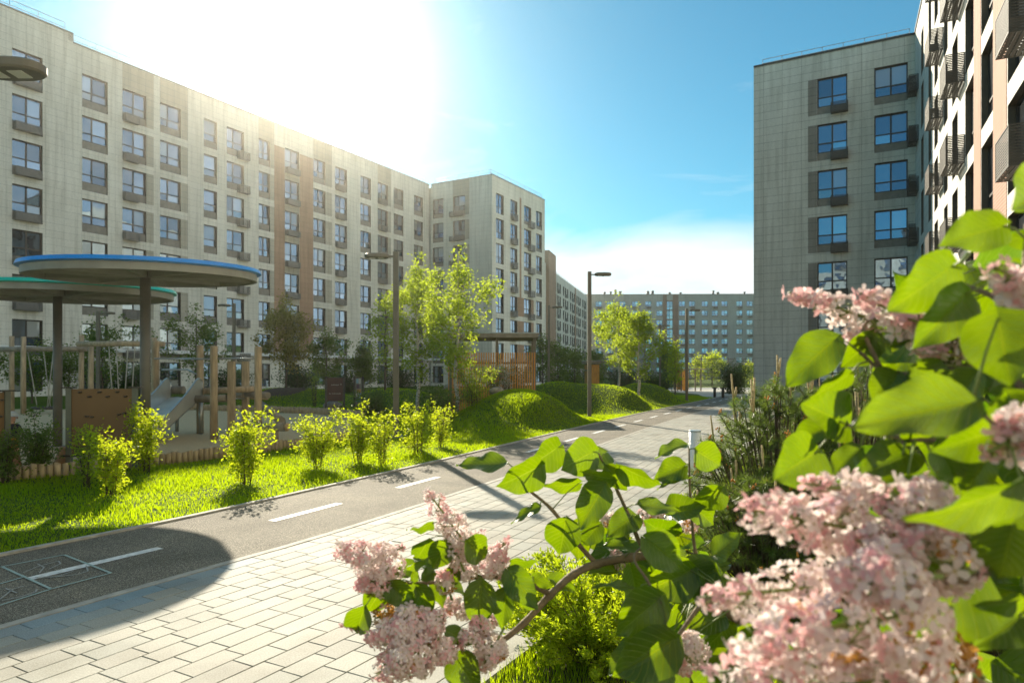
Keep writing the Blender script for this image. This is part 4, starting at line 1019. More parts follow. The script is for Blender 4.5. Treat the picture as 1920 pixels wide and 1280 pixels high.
bgt = [(190, 34, 4.4, 3.0, 'sparse dark tree behind the swing frame, left of the canopy post', 'lf_dark', 2600, 5, 'oval'),
       (368, 36, 4.6, 3.4, 'sparse arching green tree behind the slide', 'lf_dark', 3400, 6, 'oval'),
       (537, 35.5, 4.4, 3.3, 'olive brown feathery tree standing in a round mulch bed', 'lf_olive', 6500, 7, 'oval'),
       (612, 38, 3.8, 2.6, 'loose green tree behind the red brown notice board', 'lf_dark', 3200, 8, 'oval'),
       (682, 40, 3.7, 2.2, 'dark pointed tree behind the poster board', 'lf_dark', 3600, 9, 'cone'),
       (722, 30, 4.2, 1.8, 'thin green tree just left of the near lamp post', 'lf_birch', 1500, 10, 'oval'),
       (60, 36, 2.6, 3.2, 'low dark shrubby tree between the left swing posts', 'lf_dark', 3600, 12, 'round'),
       (130, 38, 2.8, 3.2, 'low dark shrubby tree left of the canopy post', 'lf_dark', 3600, 13, 'round'),
       (1018, 44, 3.4, 1.6, 'thin dark tree right of the slatted pavilion', 'lf_dark', 1800, 14, 'column'),
       (1045, 50, 4.0, 2.6, 'dark green tree below the receding wing', 'lf_dark', 2600, 15, 'oval'),
       (1078, 56, 3.6, 2.6, 'dark green tree left of the lamp post by the first mound', 'lf_dark', 2600, 16, 'oval'),
       (1118, 62, 3.6, 2.6, 'dark tree behind the far pair of birches', 'lf_dark', 2600, 17, 'oval'),
       (1250, 62, 4.7, 1.5, 'dark columnar tree between the far birches and the far lamp post', 'lf_dark', 3200, 18, 'column'),
       (1266, 52, 3.7, 1.5, 'thin light green tree before the dark columnar one', 'lf_birch', 1500, 19, 'oval'),
       (1335, 84, 4.0, 3.2, 'sunlit yellow green tree behind the brown pergola', 'lf_bush', 3000, 20, 'oval'),
       (1308, 86, 3.5, 1.8, 'small sunlit tree left of the yellow green one behind the pergola', 'lf_bush', 1300, 21, 'oval'),
       (1408, 82, 3.1, 2.0, 'light green tree behind the dark round bush', 'lf_bush', 1600, 23, 'oval')]
for (x, Z, h, w, l_, lf, n_, sd, shp) in bgt:
    tree(at_px(x, 0, Z), h, w, h*.22, l_, leaf=lf, n=n_, ls=.085+Z*.0012, seed=sd, r0=.05, limbs=16, shape=shp, group='trees in the court')
# dark hedges along the far facade
def shrub(loc, h, w, label, name='shrub', leaf='lf_bush', n=1500, ls=.05, seed=1, stems=7, base=.15, group=None, d=None, cat='shrub', open_=.5):
    rng = np.random.default_rng(seed); rr = random.Random(seed); root = empty(name, loc); tag(root, label, cat, group); d = d or w
    st = MB(); sprays = []
    for i in range(stems):
        a = i*2.4+rr.random(); L_ = rr.uniform(.25, 1)*.5; b0 = Vector((math.cos(a)*.13*w*rr.random(), math.sin(a)*.13*w*rr.random(), 0))
        hh = h*rr.uniform(.68, 1.0); e = Vector((math.cos(a)*L_*w, math.sin(a)*L_*d, hh))
        mid = Vector((e.x*.35+rr.uniform(-.03, .03), e.y*.35, hh*.5)); st.tube([b0, mid, e], [.0045+.003*h, .004+.002*h, .002], 5)
        for k in range(9):
            t = rr.uniform(base, 1); p = b0.lerp(mid, t*2) if t < .5 else mid.lerp(e, t*2-1)
            q = p+Vector((rr.gauss(0, .13)*w, rr.gauss(0, .13)*d, rr.uniform(-.02, .12)*h))
            st.tube([p, q], [.005, .002], 4); sprays.append(tuple(q)); sprays.append(tuple(p.lerp(q, .55)))
    st.build('stem', M['bark'], root)
    SP = np.array(sprays); P = SP[rng.integers(0, len(SP), n)]+rng.normal(size=(n, 3))*np.array([1, 1, 1])*ls*open_*2.2
    P[:, 2] = np.maximum(P[:, 2], .03)
    V, F = leaves(rng, P, ls, up=.45, asp=.55); link('foliage', np_mesh('foliage', V, F, M[leaf]), root); return root
row = [(208, 928, 800, 84, 1700, 'young yellow green bush right of the brown climbing board, nearest of the sunlit row'),
       (272, 884, 765, 88, 2300, 'bushy yellow green bush at the foot of the blue canopy post'),
       (462, 907, 768, 96, 2600, 'yellow green bush with bare lower stems before the tall log posts'),
       (594, 878, 765, 82, 2300, 'yellow green bush before the low log of the climbing frame'),
       (672, 868, 758, 80, 2100, 'yellow green bush left of the leafy one at the lamp post'),
       (716, 872, 776, 50, 1000, 'slender yellow green bush just left of the near lamp post'),
       (783, 852, 752, 84, 2000, 'yellow green bush at the white trunk of the left birch'),
       (826, 838, 765, 64, 1100, 'last pale green bush of the row, between the two near birches')]
for j, (x, yb, yt, w_, n_, l_) in enumerate(row):
    g = gp(x, yb); k_ = 1280/g.y
    shrub((g.x, g.y, 0), (yb-yt)/k_*.98, w_/k_*1.05, l_, n=int(n_*1.0), ls=.052, seed=50+j, stems=8, group='yellow green bushes along the path lawn', name='leafy_bush', cat='bush', base=.12)
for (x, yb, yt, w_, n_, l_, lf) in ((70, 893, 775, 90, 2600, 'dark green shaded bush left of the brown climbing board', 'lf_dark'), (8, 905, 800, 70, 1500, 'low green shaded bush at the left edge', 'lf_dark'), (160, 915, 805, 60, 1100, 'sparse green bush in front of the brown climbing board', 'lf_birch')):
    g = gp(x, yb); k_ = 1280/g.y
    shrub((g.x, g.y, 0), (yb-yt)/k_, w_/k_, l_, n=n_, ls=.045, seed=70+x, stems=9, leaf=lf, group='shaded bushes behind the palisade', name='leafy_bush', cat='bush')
# shrubs below the birches and along the pavilion
for (x, Z, h, w, n_, l_, lf, ls) in ((888, 21.3, 1.35, 1.5, 2600, 'leafy shrub under the right near birch', 'lf_birch', .06), (835, 21, 1.0, 1.2, 1500, 'small shrub between the trunks of the near birches', 'lf_dark', .06),
        (815, 24.5, 1.3, 1.6, 1500, 'dark shrub behind the near birches', 'lf_dark', .07), (946, 23.6, 1.25, .9, 1200, 'pale flowering shrub before the slatted pavilion', 'lf_pale', .05),
        (925, 22.8, 1.0, .9, 900, 'low dark shrub left of the pale flowering one', 'lf_dark', .06), (590, 31, 2.0, .8, 900, 'narrow upright green shrub left of the notice board', 'lf_birch', .06), (700, 26, .9, 1.7, 2200, 'dense dark ornamental grass clump left of the near lamp post', 'lf_dark', .09)):
    X_ = (x-960)/1280*Z; shrub((X_, Z, hz(X_, Z)-.01), h, w, l_, n=n_, ls=ls, seed=x, leaf=lf, stems=12, base=.05)
hedges = [(245, 42, 1.9, 5.0, 'dark hedge below the facade behind the swing frame'), (430, 47, 1.8, 4.2, 'dark hedge below the facade behind the slide'), (560, 50, 2.0, 4.0, 'dark hedge below the brown stripe of the long facade'),
          (650, 55, 1.9, 5, 'dark hedge below the facade behind the notice boards'), (750, 58, 2.1, 6, 'dark hedge below the facade behind the near birches'), (960, 66, 2.0, 5.5, 'dark hedge at the foot of the block behind the pavilion'),
          (1060, 62, 1.8, 7, 'dark hedge right of the slatted pavilion'), (1170, 70, 2.4, 8, 'dark hedge behind the second mound'), (1235, 58, 1.2, 3.5, 'low olive shrub group left of the far lamp post')]
for (x, Z, h, w, l_) in hedges:
    X_ = (x-960)/1280*Z; shrub((X_, Z, -.01), h, w, l_, n=3800, ls=.14, seed=x+3, leaf='lf_hedge', stems=34, base=.05, name='hedge', cat='hedge', d=1.4, open_=.9)
g = gp(1378, 738); shrub((g.x, g.y, 0), 2.25, 2.9, 'dense dark round bush at the corner of the grey block', n=9000, ls=.11, seed=91, leaf='lf_hedge', stems=46, base=.03, name='round_bush', cat='bush', open_=1.0)
mb = MB(); N = 40; g = (-11.7, 35.2)
def ringp(r): return [(g[0]+1.15*r*math.cos(2*math.pi*k/N), g[1]+.9*r*math.sin(2*math.pi*k/N), hz(g[0]+1.15*r*math.cos(2*math.pi*k/N), g[1]+.9*r*math.sin(2*math.pi*k/N))+.05*(1-r**4)+.01) for k in range(N)]
rs = [ringp(r) for r in (.05, .35, .7, 1.0)]; mb.add([v for q in rs for v in q], [tuple(range(N))]+[(a*N+k, a*N+(k+1) % N, (a+1)*N+(k+1) % N, (a+1)*N+k) for a in range(3) for k in range(N)])
tag(mb.build('mulch_bed', M['soil']), kind='structure')
# boulders
M['stone'] = simple('granite', (.30, .26, .22), .85, scale=9, var=.35, bump=.8)
for (x, y, r, l_) in ((622, 772, .32, 'rough reddish boulder at the far end of the sand'), (846, 756, .3, 'pale flat boulder under the near birches'), (930, 792, .18, 'small pale stone at the foot of the first mound')):
    g = gp(x, y); bm = bmesh.new(); bmesh.ops.create_icosphere(bm, subdivisions=3, radius=r)
    for v in bm.verts:
        k_ = 1+.22*math.sin(v.co.x*9+1+x)*math.sin(v.co.y*8+2)+.12*math.sin(v.co.z*14+x); v.co = Vector((v.co.x*1.3*k_, v.co.y*k_, v.co.z*.75*k_+r*.4))
    me = bpy.data.meshes.new('boulder'); bm.to_mesh(me); bm.free(); me.materials.append(M['stone']); o = link('boulder', me); o.location = (g.x, g.y, hz(g.x, g.y)-.02); tag(o, l_, 'boulder')

# ---------------------------------------------------------------- grass
def inpoly(x, y, P):
    c = np.zeros(len(x), bool); n = len(P)
    for i in range(n):
        x0, y0 = P[i]; x1, y1 = P[(i+1) % n]
        k = ((y0 > y) != (y1 > y)) & (x < (x1-x0)*(y-y0)/(y1-y0+1e-12)+x0); c ^= k
    return c
pathpoly = [tuple(off(TOT*i/80, -.06)[:2]) for i in range(81)]+[(80, 80), (80, -20), (-5, -20)]
SANDG = [(p[0], p[1]) for p in SAND]
def grass(name, n, xr, yr, hgt_, w, seed, extra=None, dens=None):
    rng = np.random.default_rng(seed); x = rng.uniform(*xr, n); 
    u = rng.random(n); y = yr[0]+(yr[1]-yr[0])*u**1.5 if dens else rng.uniform(*yr, n)
    ok = ~inpoly(x, y, pathpoly) & ~inpoly(x, y, SANDG) & (np.abs(x) < y*.80+1.0)
    if extra is not None: ok &= extra(x, y)
    x, y = x[ok], y[ok]; n = len(x); z = hgt(x, y)-.01
    a = rng.uniform(0, 2*np.pi, n); ln = rng.uniform(.1, .55, n); 
    patch = .75+.5*np.sin(x*2.1+np.sin(y*1.7)*1.5)*np.sin(y*1.3+x)+rng.normal(0, .25, n); H = hgt_*np.clip(patch, .45, 1.6)*rng.uniform(.6, 1.2, n)
    W = w*(.6+y/14)*.5
    b = np.stack([x, y, z], 1); s = np.stack([np.cos(a), np.sin(a), 0*a], 1)*W[:, None]
    a2 = rng.uniform(0, 2*np.pi, n); tip = b+np.stack([np.cos(a2)*H*ln, np.sin(a2)*H*ln, H], 1)
    mid = b*.5+tip*.5+np.stack([0*a, 0*a, H*.12], 1)
    V = np.stack([b-s, b+s, mid-s*.7, mid+s*.7, tip], 1).reshape(-1, 3); i = np.arange(n)*5
    F = np.stack([np.stack([i, i+1, i+3], 1), np.stack([i, i+3, i+2], 1), np.stack([i+2, i+3, i+4], 1)], 1).reshape(-1, 3)
    return tag(link(name, np_mesh(name, V, F, M['lf_grass'])), kind='stuff')
grass('grass', 420000, (-9.5, 8), (4.5, 26), .06, .009, 1, extra=lambda x, y: (x > -9.5), dens=True)
grass('grass', 190000, (-14, 13), (19, 48), .052, .010, 2)
def bed(x, y):
    return inpoly(x, y, [tuple(off(s, PE+.12)[:2]) for s in (0, 4, 8, 12, 16, 20)]+[(14, 12), (8, -4)])
rngb = np.random.default_rng(5)
def grass2():
    n = 60000; s = rngb.uniform(6, 22, n); o = PE+.1+rngb.random(n)**1.3*1.7
    P = np.array([tuple(off(a, b_)) for a, b_ in zip(s, o)]); H = rngb.uniform(.05, .13, n); a = rngb.uniform(0, 6.28, n); a2 = rngb.uniform(0, 6.28, n)
    sd = np.stack([np.cos(a), np.sin(a), 0*a], 1)*.0028; tip = P+np.stack([np.cos(a2)*H*.35, np.sin(a2)*H*.35, H], 1); mid = (P+tip)/2+np.stack([0*a, 0*a, H*.1], 1)
    V = np.stack([P-sd, P+sd, mid-sd*.7, mid+sd*.7, tip], 1).reshape(-1, 3); i = np.arange(n)*5
    F = np.stack([np.stack([i, i+1, i+3], 1), np.stack([i, i+3, i+2], 1), np.stack([i+2, i+3, i+4], 1)], 1).reshape(-1, 3)
    tag(link('grass', np_mesh('grass', V, F, M['lf_grass'])), kind='stuff')
grass2()

# ---------------------------------------------------------------- mountain pines and spiraea in the bed
M['candle'] = simple('young pine shoot', (.60, .47, .25), .8, scale=60, var=.35, bump=1, bscale=150)
M['cone_o'] = simple('orange pine flower', (.62, .25, .04), .8, scale=80, var=.3)
def pine(loc, h, w, label, n_shoot=120, seed=1, candles=26):
    n_shoot = int(n_shoot*2.1)
    rng = np.random.default_rng(seed); rr = random.Random(seed); root = empty('mountain_pine', loc); tag(root, label, 'pine', 'mountain pines in the bed')
    br = MB(); cands = []; fls = []; NB, ND, NL = [], [], []
    for i in range(n_shoot):
        a = rr.uniform(0, 6.283); rad = math.sqrt(rr.random())*w*.5; zt = h*(1-.55*(rad/(w*.5))**1.6)*rr.uniform(.25 if i % 3 else .8, 1.0)
        tip = Vector((math.cos(a)*rad, math.sin(a)*rad, zt)); L_ = rr.uniform(.10, .19)
        d = (Vector((math.cos(a)*rad*1.3, math.sin(a)*rad*1.3, .34))+Vector((rr.gauss(0, .3), rr.gauss(0, .3), rr.gauss(0, .15)))).normalized(); b0 = tip-d*L_
        c0 = Vector((math.cos(a)*rad*.3, math.sin(a)*rad*.3, zt*.3)); br.tube([c0, c0.lerp(b0, .6)+Vector((0, 0, -.03)), b0, tip], [.006, .005, .004, .003], 5)
        k = 150; t = rng.random(k)[:, None]*1.25-.25; P = np.array(b0)*(1-t)+np.array(tip)*t
        dd = np.array(d); o = unit(np.cross(rng.normal(size=(k, 3)), dd)); nd = unit(dd*rng.uniform(.15, .95, (k, 1))+o)
        NB.append(P); ND.append(nd); NL.append(rng.uniform(.045, .075, k))
        if zt > h*.6 and rr.random() < .13:
            for j in range(rr.choice((1, 2, 3, 4))):
                e = tip+Vector((rr.uniform(-.025, .025), rr.uniform(-.025, .025), rr.uniform(.08, .26))); cd = MB(); cd.tube([tip, tip.lerp(e, .5), e], [.0065, .0085, .006], 6); cands.append(cd)
        elif rr.random() < .14:
            fl = MB(); fls.append(fl)
            for j in range(4):
                q = tip+Vector((rr.uniform(-.015, .015), rr.uniform(-.015, .015), rr.uniform(-.01, .03))); fl.tube([q, q+Vector((0, 0, .016))], [.007, .004], 5)
    P, Dn, Ln = np.concatenate(NB), np.concatenate(ND), np.concatenate(NL)[:, None]; n = len(P); s = unit(np.cross(Dn, rng.normal(size=(n, 3))))*.0017
    V = np.stack([P-s, P+s, P+Dn*Ln], 1).reshape(-1, 3); i = np.arange(n)*3
    link('needles', np_mesh('needles', V, np.stack([i, i+1, i+2], 1), M['needle']), root)['kind'] = 'stuff'
    br.build('branch', M['bark'], root); 
    for cd in cands[:95]: cd.build('young_shoot', M['candle'], root)
    for fl in fls[:95]: fl.build('pollen_cone', M['cone_o'], root)
    return root
pine((2.08, 5.3, 0), 1.72, 1.5, 'mountain pine with tall upright shoots, the leftmost and nearest the bollard', 210, 3, 34)
pine((1.72, 4.7, 0), 1.02, 1.2, 'low young mountain pine with orange pollen tips at the foot of the tall one', 120, 13, 10)
pine((3.2, 6.4, 0), 1.75, 1.9, 'mountain pine in the middle of the bed behind the lilac leaves', 190, 5, 24)
pine((3.3, 4.4, 0), 1.45, 1.7, 'mountain pine to the right behind the lilac', 170, 6, 24)
pine((2.5, 3.2, 0), 1.0, 1.5, 'low mountain pine at the lower right under the lilac', 150, 8, 20)
pine((4.6, 8.6, 0), 1.9, 2.2, 'rearmost mountain pine against the right block', 150, 9, 20)
pine((2.6, 2.2, 0), .85, 1.3, 'nearest mountain pine at the bottom right corner', 120, 10, 14)
def spiraea(loc, h, w, label, n, seed):
    rng = np.random.default_rng(seed); root = empty('golden_spiraea', loc); tag(root, label, 'shrub', 'golden spiraea shrubs'); rr = random.Random(seed)
    st = MB(); SP = []; SD = []
    for i in range(150):
        a = rr.uniform(0, 6.28); rad = math.sqrt(rr.random()); zt = h*math.sqrt(max(.05, 1-rad*rad*.8))*rr.uniform(.6, 1.05); e = Vector((math.cos(a)*rad*w*.5, math.sin(a)*rad*w*.5, zt))
        st.tube([(e.x*.2, e.y*.2, 0), e*.6, e], [.004, .003, .0015], 4)
        for k in range(10): t = rr.uniform(.45, 1.02); SP.append(tuple(e*t)); SD.append(tuple(e.normalized()))
    st.build('stem', M['bark'], root); SP = np.array(SP); SD = np.array(SD); pk_ = rng.integers(0, len(SP), n); P = SP[pk_]+rng.normal(size=(n, 3))*.016
    V, F = leaves(rng, P, .030, asp=.42, up=.3, dirs=SD[pk_]*.9); link('foliage', np_mesh('foliage', V, F, M['lf_gold']), root)
spiraea((.46, 3.85, 0), .60, 1.35, 'golden yellow green spiraea shrub under the lilac branch', 24000, 4)
spiraea((.98, 4.6, 0), .46, .9, 'second golden spiraea shrub, partly hidden behind lilac leaves', 9000, 5)
spiraea((1.75, 6.6, 0), .42, .8, 'third golden spiraea shrub near the white bollard', 6000, 6)

# ---------------------------------------------------------------- toddler by the climbing board
M['skin'] = simple('skin', (.55, .30, .20), .6, var=.05); M['navy'] = simple('dark navy jersey', (.02, .02, .03), .85, var=.2, scale=20); M['orange'] = simple('orange shorts', (.62, .26, .02), .85, var=.12, scale=15); M['cap'] = simple('pale cap cloth', (.50, .52, .50), .8, var=.1)
def toddler(loc, rz):
    root = empty('person', loc, rz); tag(root, 'small child in pale cap, dark top and orange shorts standing behind the shaded bush', 'person')
    J = {'pelvis': (0, 0, .42, .085), 'belly': (0, .01, .52, .088), 'chest': (0, 0, .62, .085), 'neck': (0, 0, .70, .036), 'chin': (0, -.01, .745, .045), 'head': (0, -.005, .82, .078), 'top': (0, .005, .88, .06), 'nose': (0, -.088, .80, .010),
         'hipL': (.05, 0, .38, .06), 'kneeL': (.06, -.01, .22, .042), 'ankL': (.06, .01, .05, .028), 'toeL': (.065, -.08, .025, .026), 'hipR': (-.05, 0, .38, .06), 'kneeR': (-.06, -.03, .22, .042), 'ankR': (-.06, 0, .05, .028), 'toeR': (-.065, -.09, .025, .026),
         'shL': (.10, 0, .655, .042), 'elL': (.15, -.02, .54, .030), 'wrL': (.13, -.12, .47, .022), 'haL': (.125, -.155, .462, .022), 'shR': (-.10, 0, .655, .042), 'elR': (-.15, -.03, .54, .030), 'wrR': (-.12, -.13, .50, .022), 'haR': (-.115, -.165, .50, .022)}
    E = [('pelvis', 'belly'), ('belly', 'chest'), ('chest', 'neck'), ('neck', 'chin'), ('chin', 'head'), ('head', 'top'), ('head', 'nose')]
    for s_ in 'LR': E += [('pelvis', 'hip'+s_), ('hip'+s_, 'knee'+s_), ('knee'+s_, 'ank'+s_), ('ank'+s_, 'toe'+s_), ('chest', 'sh'+s_), ('sh'+s_, 'el'+s_), ('el'+s_, 'wr'+s_), ('wr'+s_, 'ha'+s_)]
    for s_, sx in (('L', 1), ('R', -1)):
        b = J['ha'+s_]
        for f in range(5):
            o = (f-2)*.009; J['f%s%d' % (s_, f)] = (b[0]+o, b[1]-.035-(.006 if f == 2 else 0)+(.014 if f in (0, 4) else 0), b[2]-.012, .0055); E.append(('ha'+s_, 'f%s%d' % (s_, f)))
    names = list(J); me = bpy.data.meshes.new('body'); me.from_pydata([J[k][:3] for k in names], [(names.index(a), names.index(b)) for a, b in E], [])
    o = link('body', me, root); md = o.modifiers.new('skin', 'SKIN'); md.use_smooth_shade = True
    sv_ = me.skin_vertices[0].data
    for i, k in enumerate(names): sv_[i].radius = (J[k][3], J[k][3])
    sv_[0].use_root = True; s2 = o.modifiers.new('sub', 'SUBSURF'); s2.levels = 1; s2.render_levels = 1
    dg = bpy.context.evaluated_depsgraph_get(); ev = o.evaluated_get(dg); m2 = bpy.data.meshes.new_from_object(ev); o.modifiers.clear(); o.data = m2
    m2.materials.clear()
    for mt in ('skin', 'navy', 'orange', 'boll_w'): m2.materials.append(M[mt])
    for p in m2.polygons:
        c = p.center; z = c.z
        arm = abs(c.x) > .105 and z > .44
        p.material_index = 0; p.use_smooth = True
        if .47 < z < .70 and (not arm or z > .53): p.material_index = 1
        elif .24 < z <= .47 and not arm and abs(c.x) < .12 and c.y > -.1: p.material_index = 2
        elif z < .06: p.material_index = 3
    bm = bmesh.new(); bmesh.ops.create_uvsphere(bm, u_segments=20, v_segments=12, radius=.092)
    bmesh.ops.delete(bm, geom=[v for v in bm.verts if v.co.z < -.01], context='VERTS')
    for v in bm.verts: v.co.z *= .85
    mc = bpy.data.meshes.new('cap'); bm.to_mesh(mc); bm.free(); mc.materials.append(M['cap']); c = link('cap', mc, root); c.location = (0, .0, .845)
    q = MB(); q.add([(.075*math.cos(t), -.05-.10*math.sin(t), .842-.012*math.sin(t)) for t in [math.pi*k/10 for k in range(11)]]+[(.075*math.cos(t), -.05-.10*math.sin(t), .849-.012*math.sin(t)) for t in [math.pi*k/10 for k in range(11)]],
                    [tuple(range(11)), tuple(range(11, 22))[::-1]]+[(k, k+1, k+12, k+11) for k in range(10)]); q.build('cap_visor', M['cap'], c).location = (0, 0, -.845)
    e = MB()
    for sx in (-1, 1): e.tube([(sx*.03, -.074, .825), (sx*.03, -.082, .825)], .008, 8); e.tube([(sx*.078, .0, .80), (sx*.09, .005, .80)], [.018, .014], 8)
    e.tube([(-.02, -.077, .775), (.02, -.077, .775)], .005, 6)
    e.mi = 0; e.build('face_feature', M['skin'], root)
toddler((-8.75, 11.95, .012), D(60))
# ---------------------------------------------------------------- lilac in the foreground
def lilac_leaf_mat():
    m, n, l, b = newmat('lilac leaf')
    g = n.new("ShaderNodeNewGeometry"); uv = n.new("ShaderNodeUVMap"); sp = n.new("ShaderNodeSeparateXYZ"); l.new(uv.outputs[0], sp.inputs[0])
    def mt(op, a, b_=None, clamp=False):
        q = n.new("ShaderNodeMath"); q.operation = op; q.use_clamp = clamp
        for i, v in enumerate((a, b_)):
            if v is None: continue
            if hasattr(v, 'name'): l.new(v, q.inputs[i])
            else: q.inputs[i].default_value = v
        return q.outputs[0]
    av = mt('ABSOLUTE', sp.outputs[1]); ph = mt('SUBTRACT', mt('MULTIPLY', sp.outputs[0], 9.0), mt('MULTIPLY', av, 2.6))
    saw = mt('ABSOLUTE', mt('SUBTRACT', mt('FRACT', ph), .5)); vein = mt('SUBTRACT', 1.0, mt('MULTIPLY', saw, 8.0), True)
    vein = mt('MULTIPLY', vein, .55); mid = mt('SUBTRACT', 1.0, mt('MULTIPLY', av, 18.0), True); vm = mt('MAXIMUM', vein, mid)
    z = noise(n, l, 14, 3)
    r = ramp(n, l, z.outputs[0], [(.3, (.018, .05, .006)), (.7, (.032, .078, .009))])
    mx0 = n.new("ShaderNodeMixRGB"); l.new(mt('MULTIPLY', vm, .7), mx0.inputs[0]); l.new(r.outputs[0], mx0.inputs[1]); mx0.inputs[2].default_value = (.16, .25, .05, 1)
    l.new(mx0.outputs[0], b.inputs['Base Color']); b.inputs['Roughness'].default_value = .33; b.inputs['Specular IOR Level'].default_value = .7
    bp = n.new("ShaderNodeBump"); bp.inputs['Strength'].default_value = .7; bp.inputs['Distance'].default_value = .0025; bp.invert = True
    l.new(vm, bp.inputs['Height']); l.new(bp.outputs[0], b.inputs['Normal'])
    t = n.new("ShaderNodeBsdfTranslucent"); mx1 = n.new("ShaderNodeMixRGB"); l.new(mt('MULTIPLY', vm, .6), mx1.inputs[0]); mx1.inputs[1].default_value = (.29, .46, .0, 1); mx1.inputs[2].default_value = (.46, .58, .02, 1)
    hv_ = ramp(n, l, g.outputs['Random Per Island'], [(0, (.62, .80, 1)), (.5, (1, 1, 1)), (1, (1.25, 1.08, 1))])
    z5 = noise(n, l, 25, 4); hz_ = ramp(n, l, z5.outputs[0], [(.35, (.82, .86, .8)), (.65, (1.1, 1.07, 1))])
    m5 = n.new("ShaderNodeMixRGB"); m5.blend_type = 'MULTIPLY'; m5.inputs[0].default_value = 1; l.new(mx1.outputs[0], m5.inputs[1]); l.new(hv_.outputs[0], m5.inputs[2])
    m6 = n.new("ShaderNodeMixRGB"); m6.blend_type = 'MULTIPLY'; m6.inputs[0].default_value = 1; l.new(m5.outputs[0], m6.inputs[1]); l.new(hz_.outputs[0], m6.inputs[2])
    l.new(m6.outputs[0], t.inputs[0]); mx = n.new("ShaderNodeMixShader"); mx.inputs[0].default_value = .40
    l.new(b.outputs[0], mx.inputs[1]); l.new(t.outputs[0], mx.inputs[2]); l.new(mx.outputs[0], n['Material Output'].inputs[0]); return m
M['lilac_leaf'] = lilac_leaf_mat()
M['petiole'] = simple('green leaf stalk', (.20, .26, .06), .5, var=.2)
M['twig'] = simple('lilac bark', (.23, .17, .105), .8, scale=30, var=.3, bump=.6, bscale=90)
M['petal'] = leafmat('lilac petal', (.94, .75, .74), (.96, .83, .81), .48, (.99, .80, .77), .6, .25)
M['petal_deep'] = leafmat('pink lilac petal', (.88, .47, .50), (.94, .62, .64), .42, (.98, .55, .56), .6, .25)
M['petal_old'] = leafmat('withered lilac petal', (.42, .20, .05), (.60, .36, .12), .4, (.75, .38, .08), .7, .2)
M['stamen'] = simple('lilac throat', (.45, .33, .12), .7)
NU, NV = 15, 9
def leaf_grid(fold, curl, ratio, rng, wav=.045):
    V, UV = [], []; ph = rng.uniform(0, 6.28)
    tw = rng.uniform(-.25, .25); side = rng.uniform(-.06, .06)
    for i in range(NU):
        u = i/(NU-1); f = 1.02*math.sin(math.pi*u**.62)**.80 if 0 < u < 1 else 0
        if u > .72: f *= 1-.32*((u-.72)/.28)
        for j in range(NV):
            v = -1+2*j/(NV-1); y = v*f*ratio*.5
            x = u-.13*abs(v)**1.3*(1-u)**3*ratio*1.3
            z = abs(y)*fold-curl*u*u*.5+wav*math.sin(u*13+ph+v*2)*abs(v)**2+tw*y*u+.12*u
            V.append((x, y+side*u*u, z)); UV.append((u, v))
    F = [(i*NV+j, i*NV+j+1, (i+1)*NV+j+1, (i+1)*NV+j) for i in range(NU-1) for j in range(NV-1)]
    return V, F, UV
def leaf_mesh_data(B, T, ratio, roll, rng, fold=None, curl=None):
    d = T-B; L_ = d.length; d.normalize(); v = ((B+T)/2-Vector((0, 0, EYE))).normalized()
    s0 = d.cross(v).normalized(); n0 = s0.cross(d)
    if n0.dot(v) > 0: n0 = -n0; s0 = -s0
    q = Matrix.Rotation(math.radians(roll), 3, d); s = q @ s0; nn = q @ n0
    V, F, UV = leaf_grid(rng.uniform(.1, .65) if fold is None else fold, rng.uniform(-.05, .6) if curl is None else curl, ratio, rng)
    return [B+(d*x+s*y+nn*z)*L_ for x, y, z in V], F, UV
def leaf_obj(datas, name, parent, origin):
    vs, fs, uvs = [], [], []
    for V, F, UV in datas:
        b = len(vs); vs += [tuple(v-origin) for v in V]; fs += [[b+i for i in f] for f in F]; uvs += UV
    me = np_mesh(name, np.array(vs), np.array(fs), M['lilac_leaf'], True); lay = me.uv_layers.new(name='leaf')
    lay.data.foreach_set('uv', np.array(uvs, np.float32)[np.array(fs).ravel()].ravel()); return link(name, me, parent)

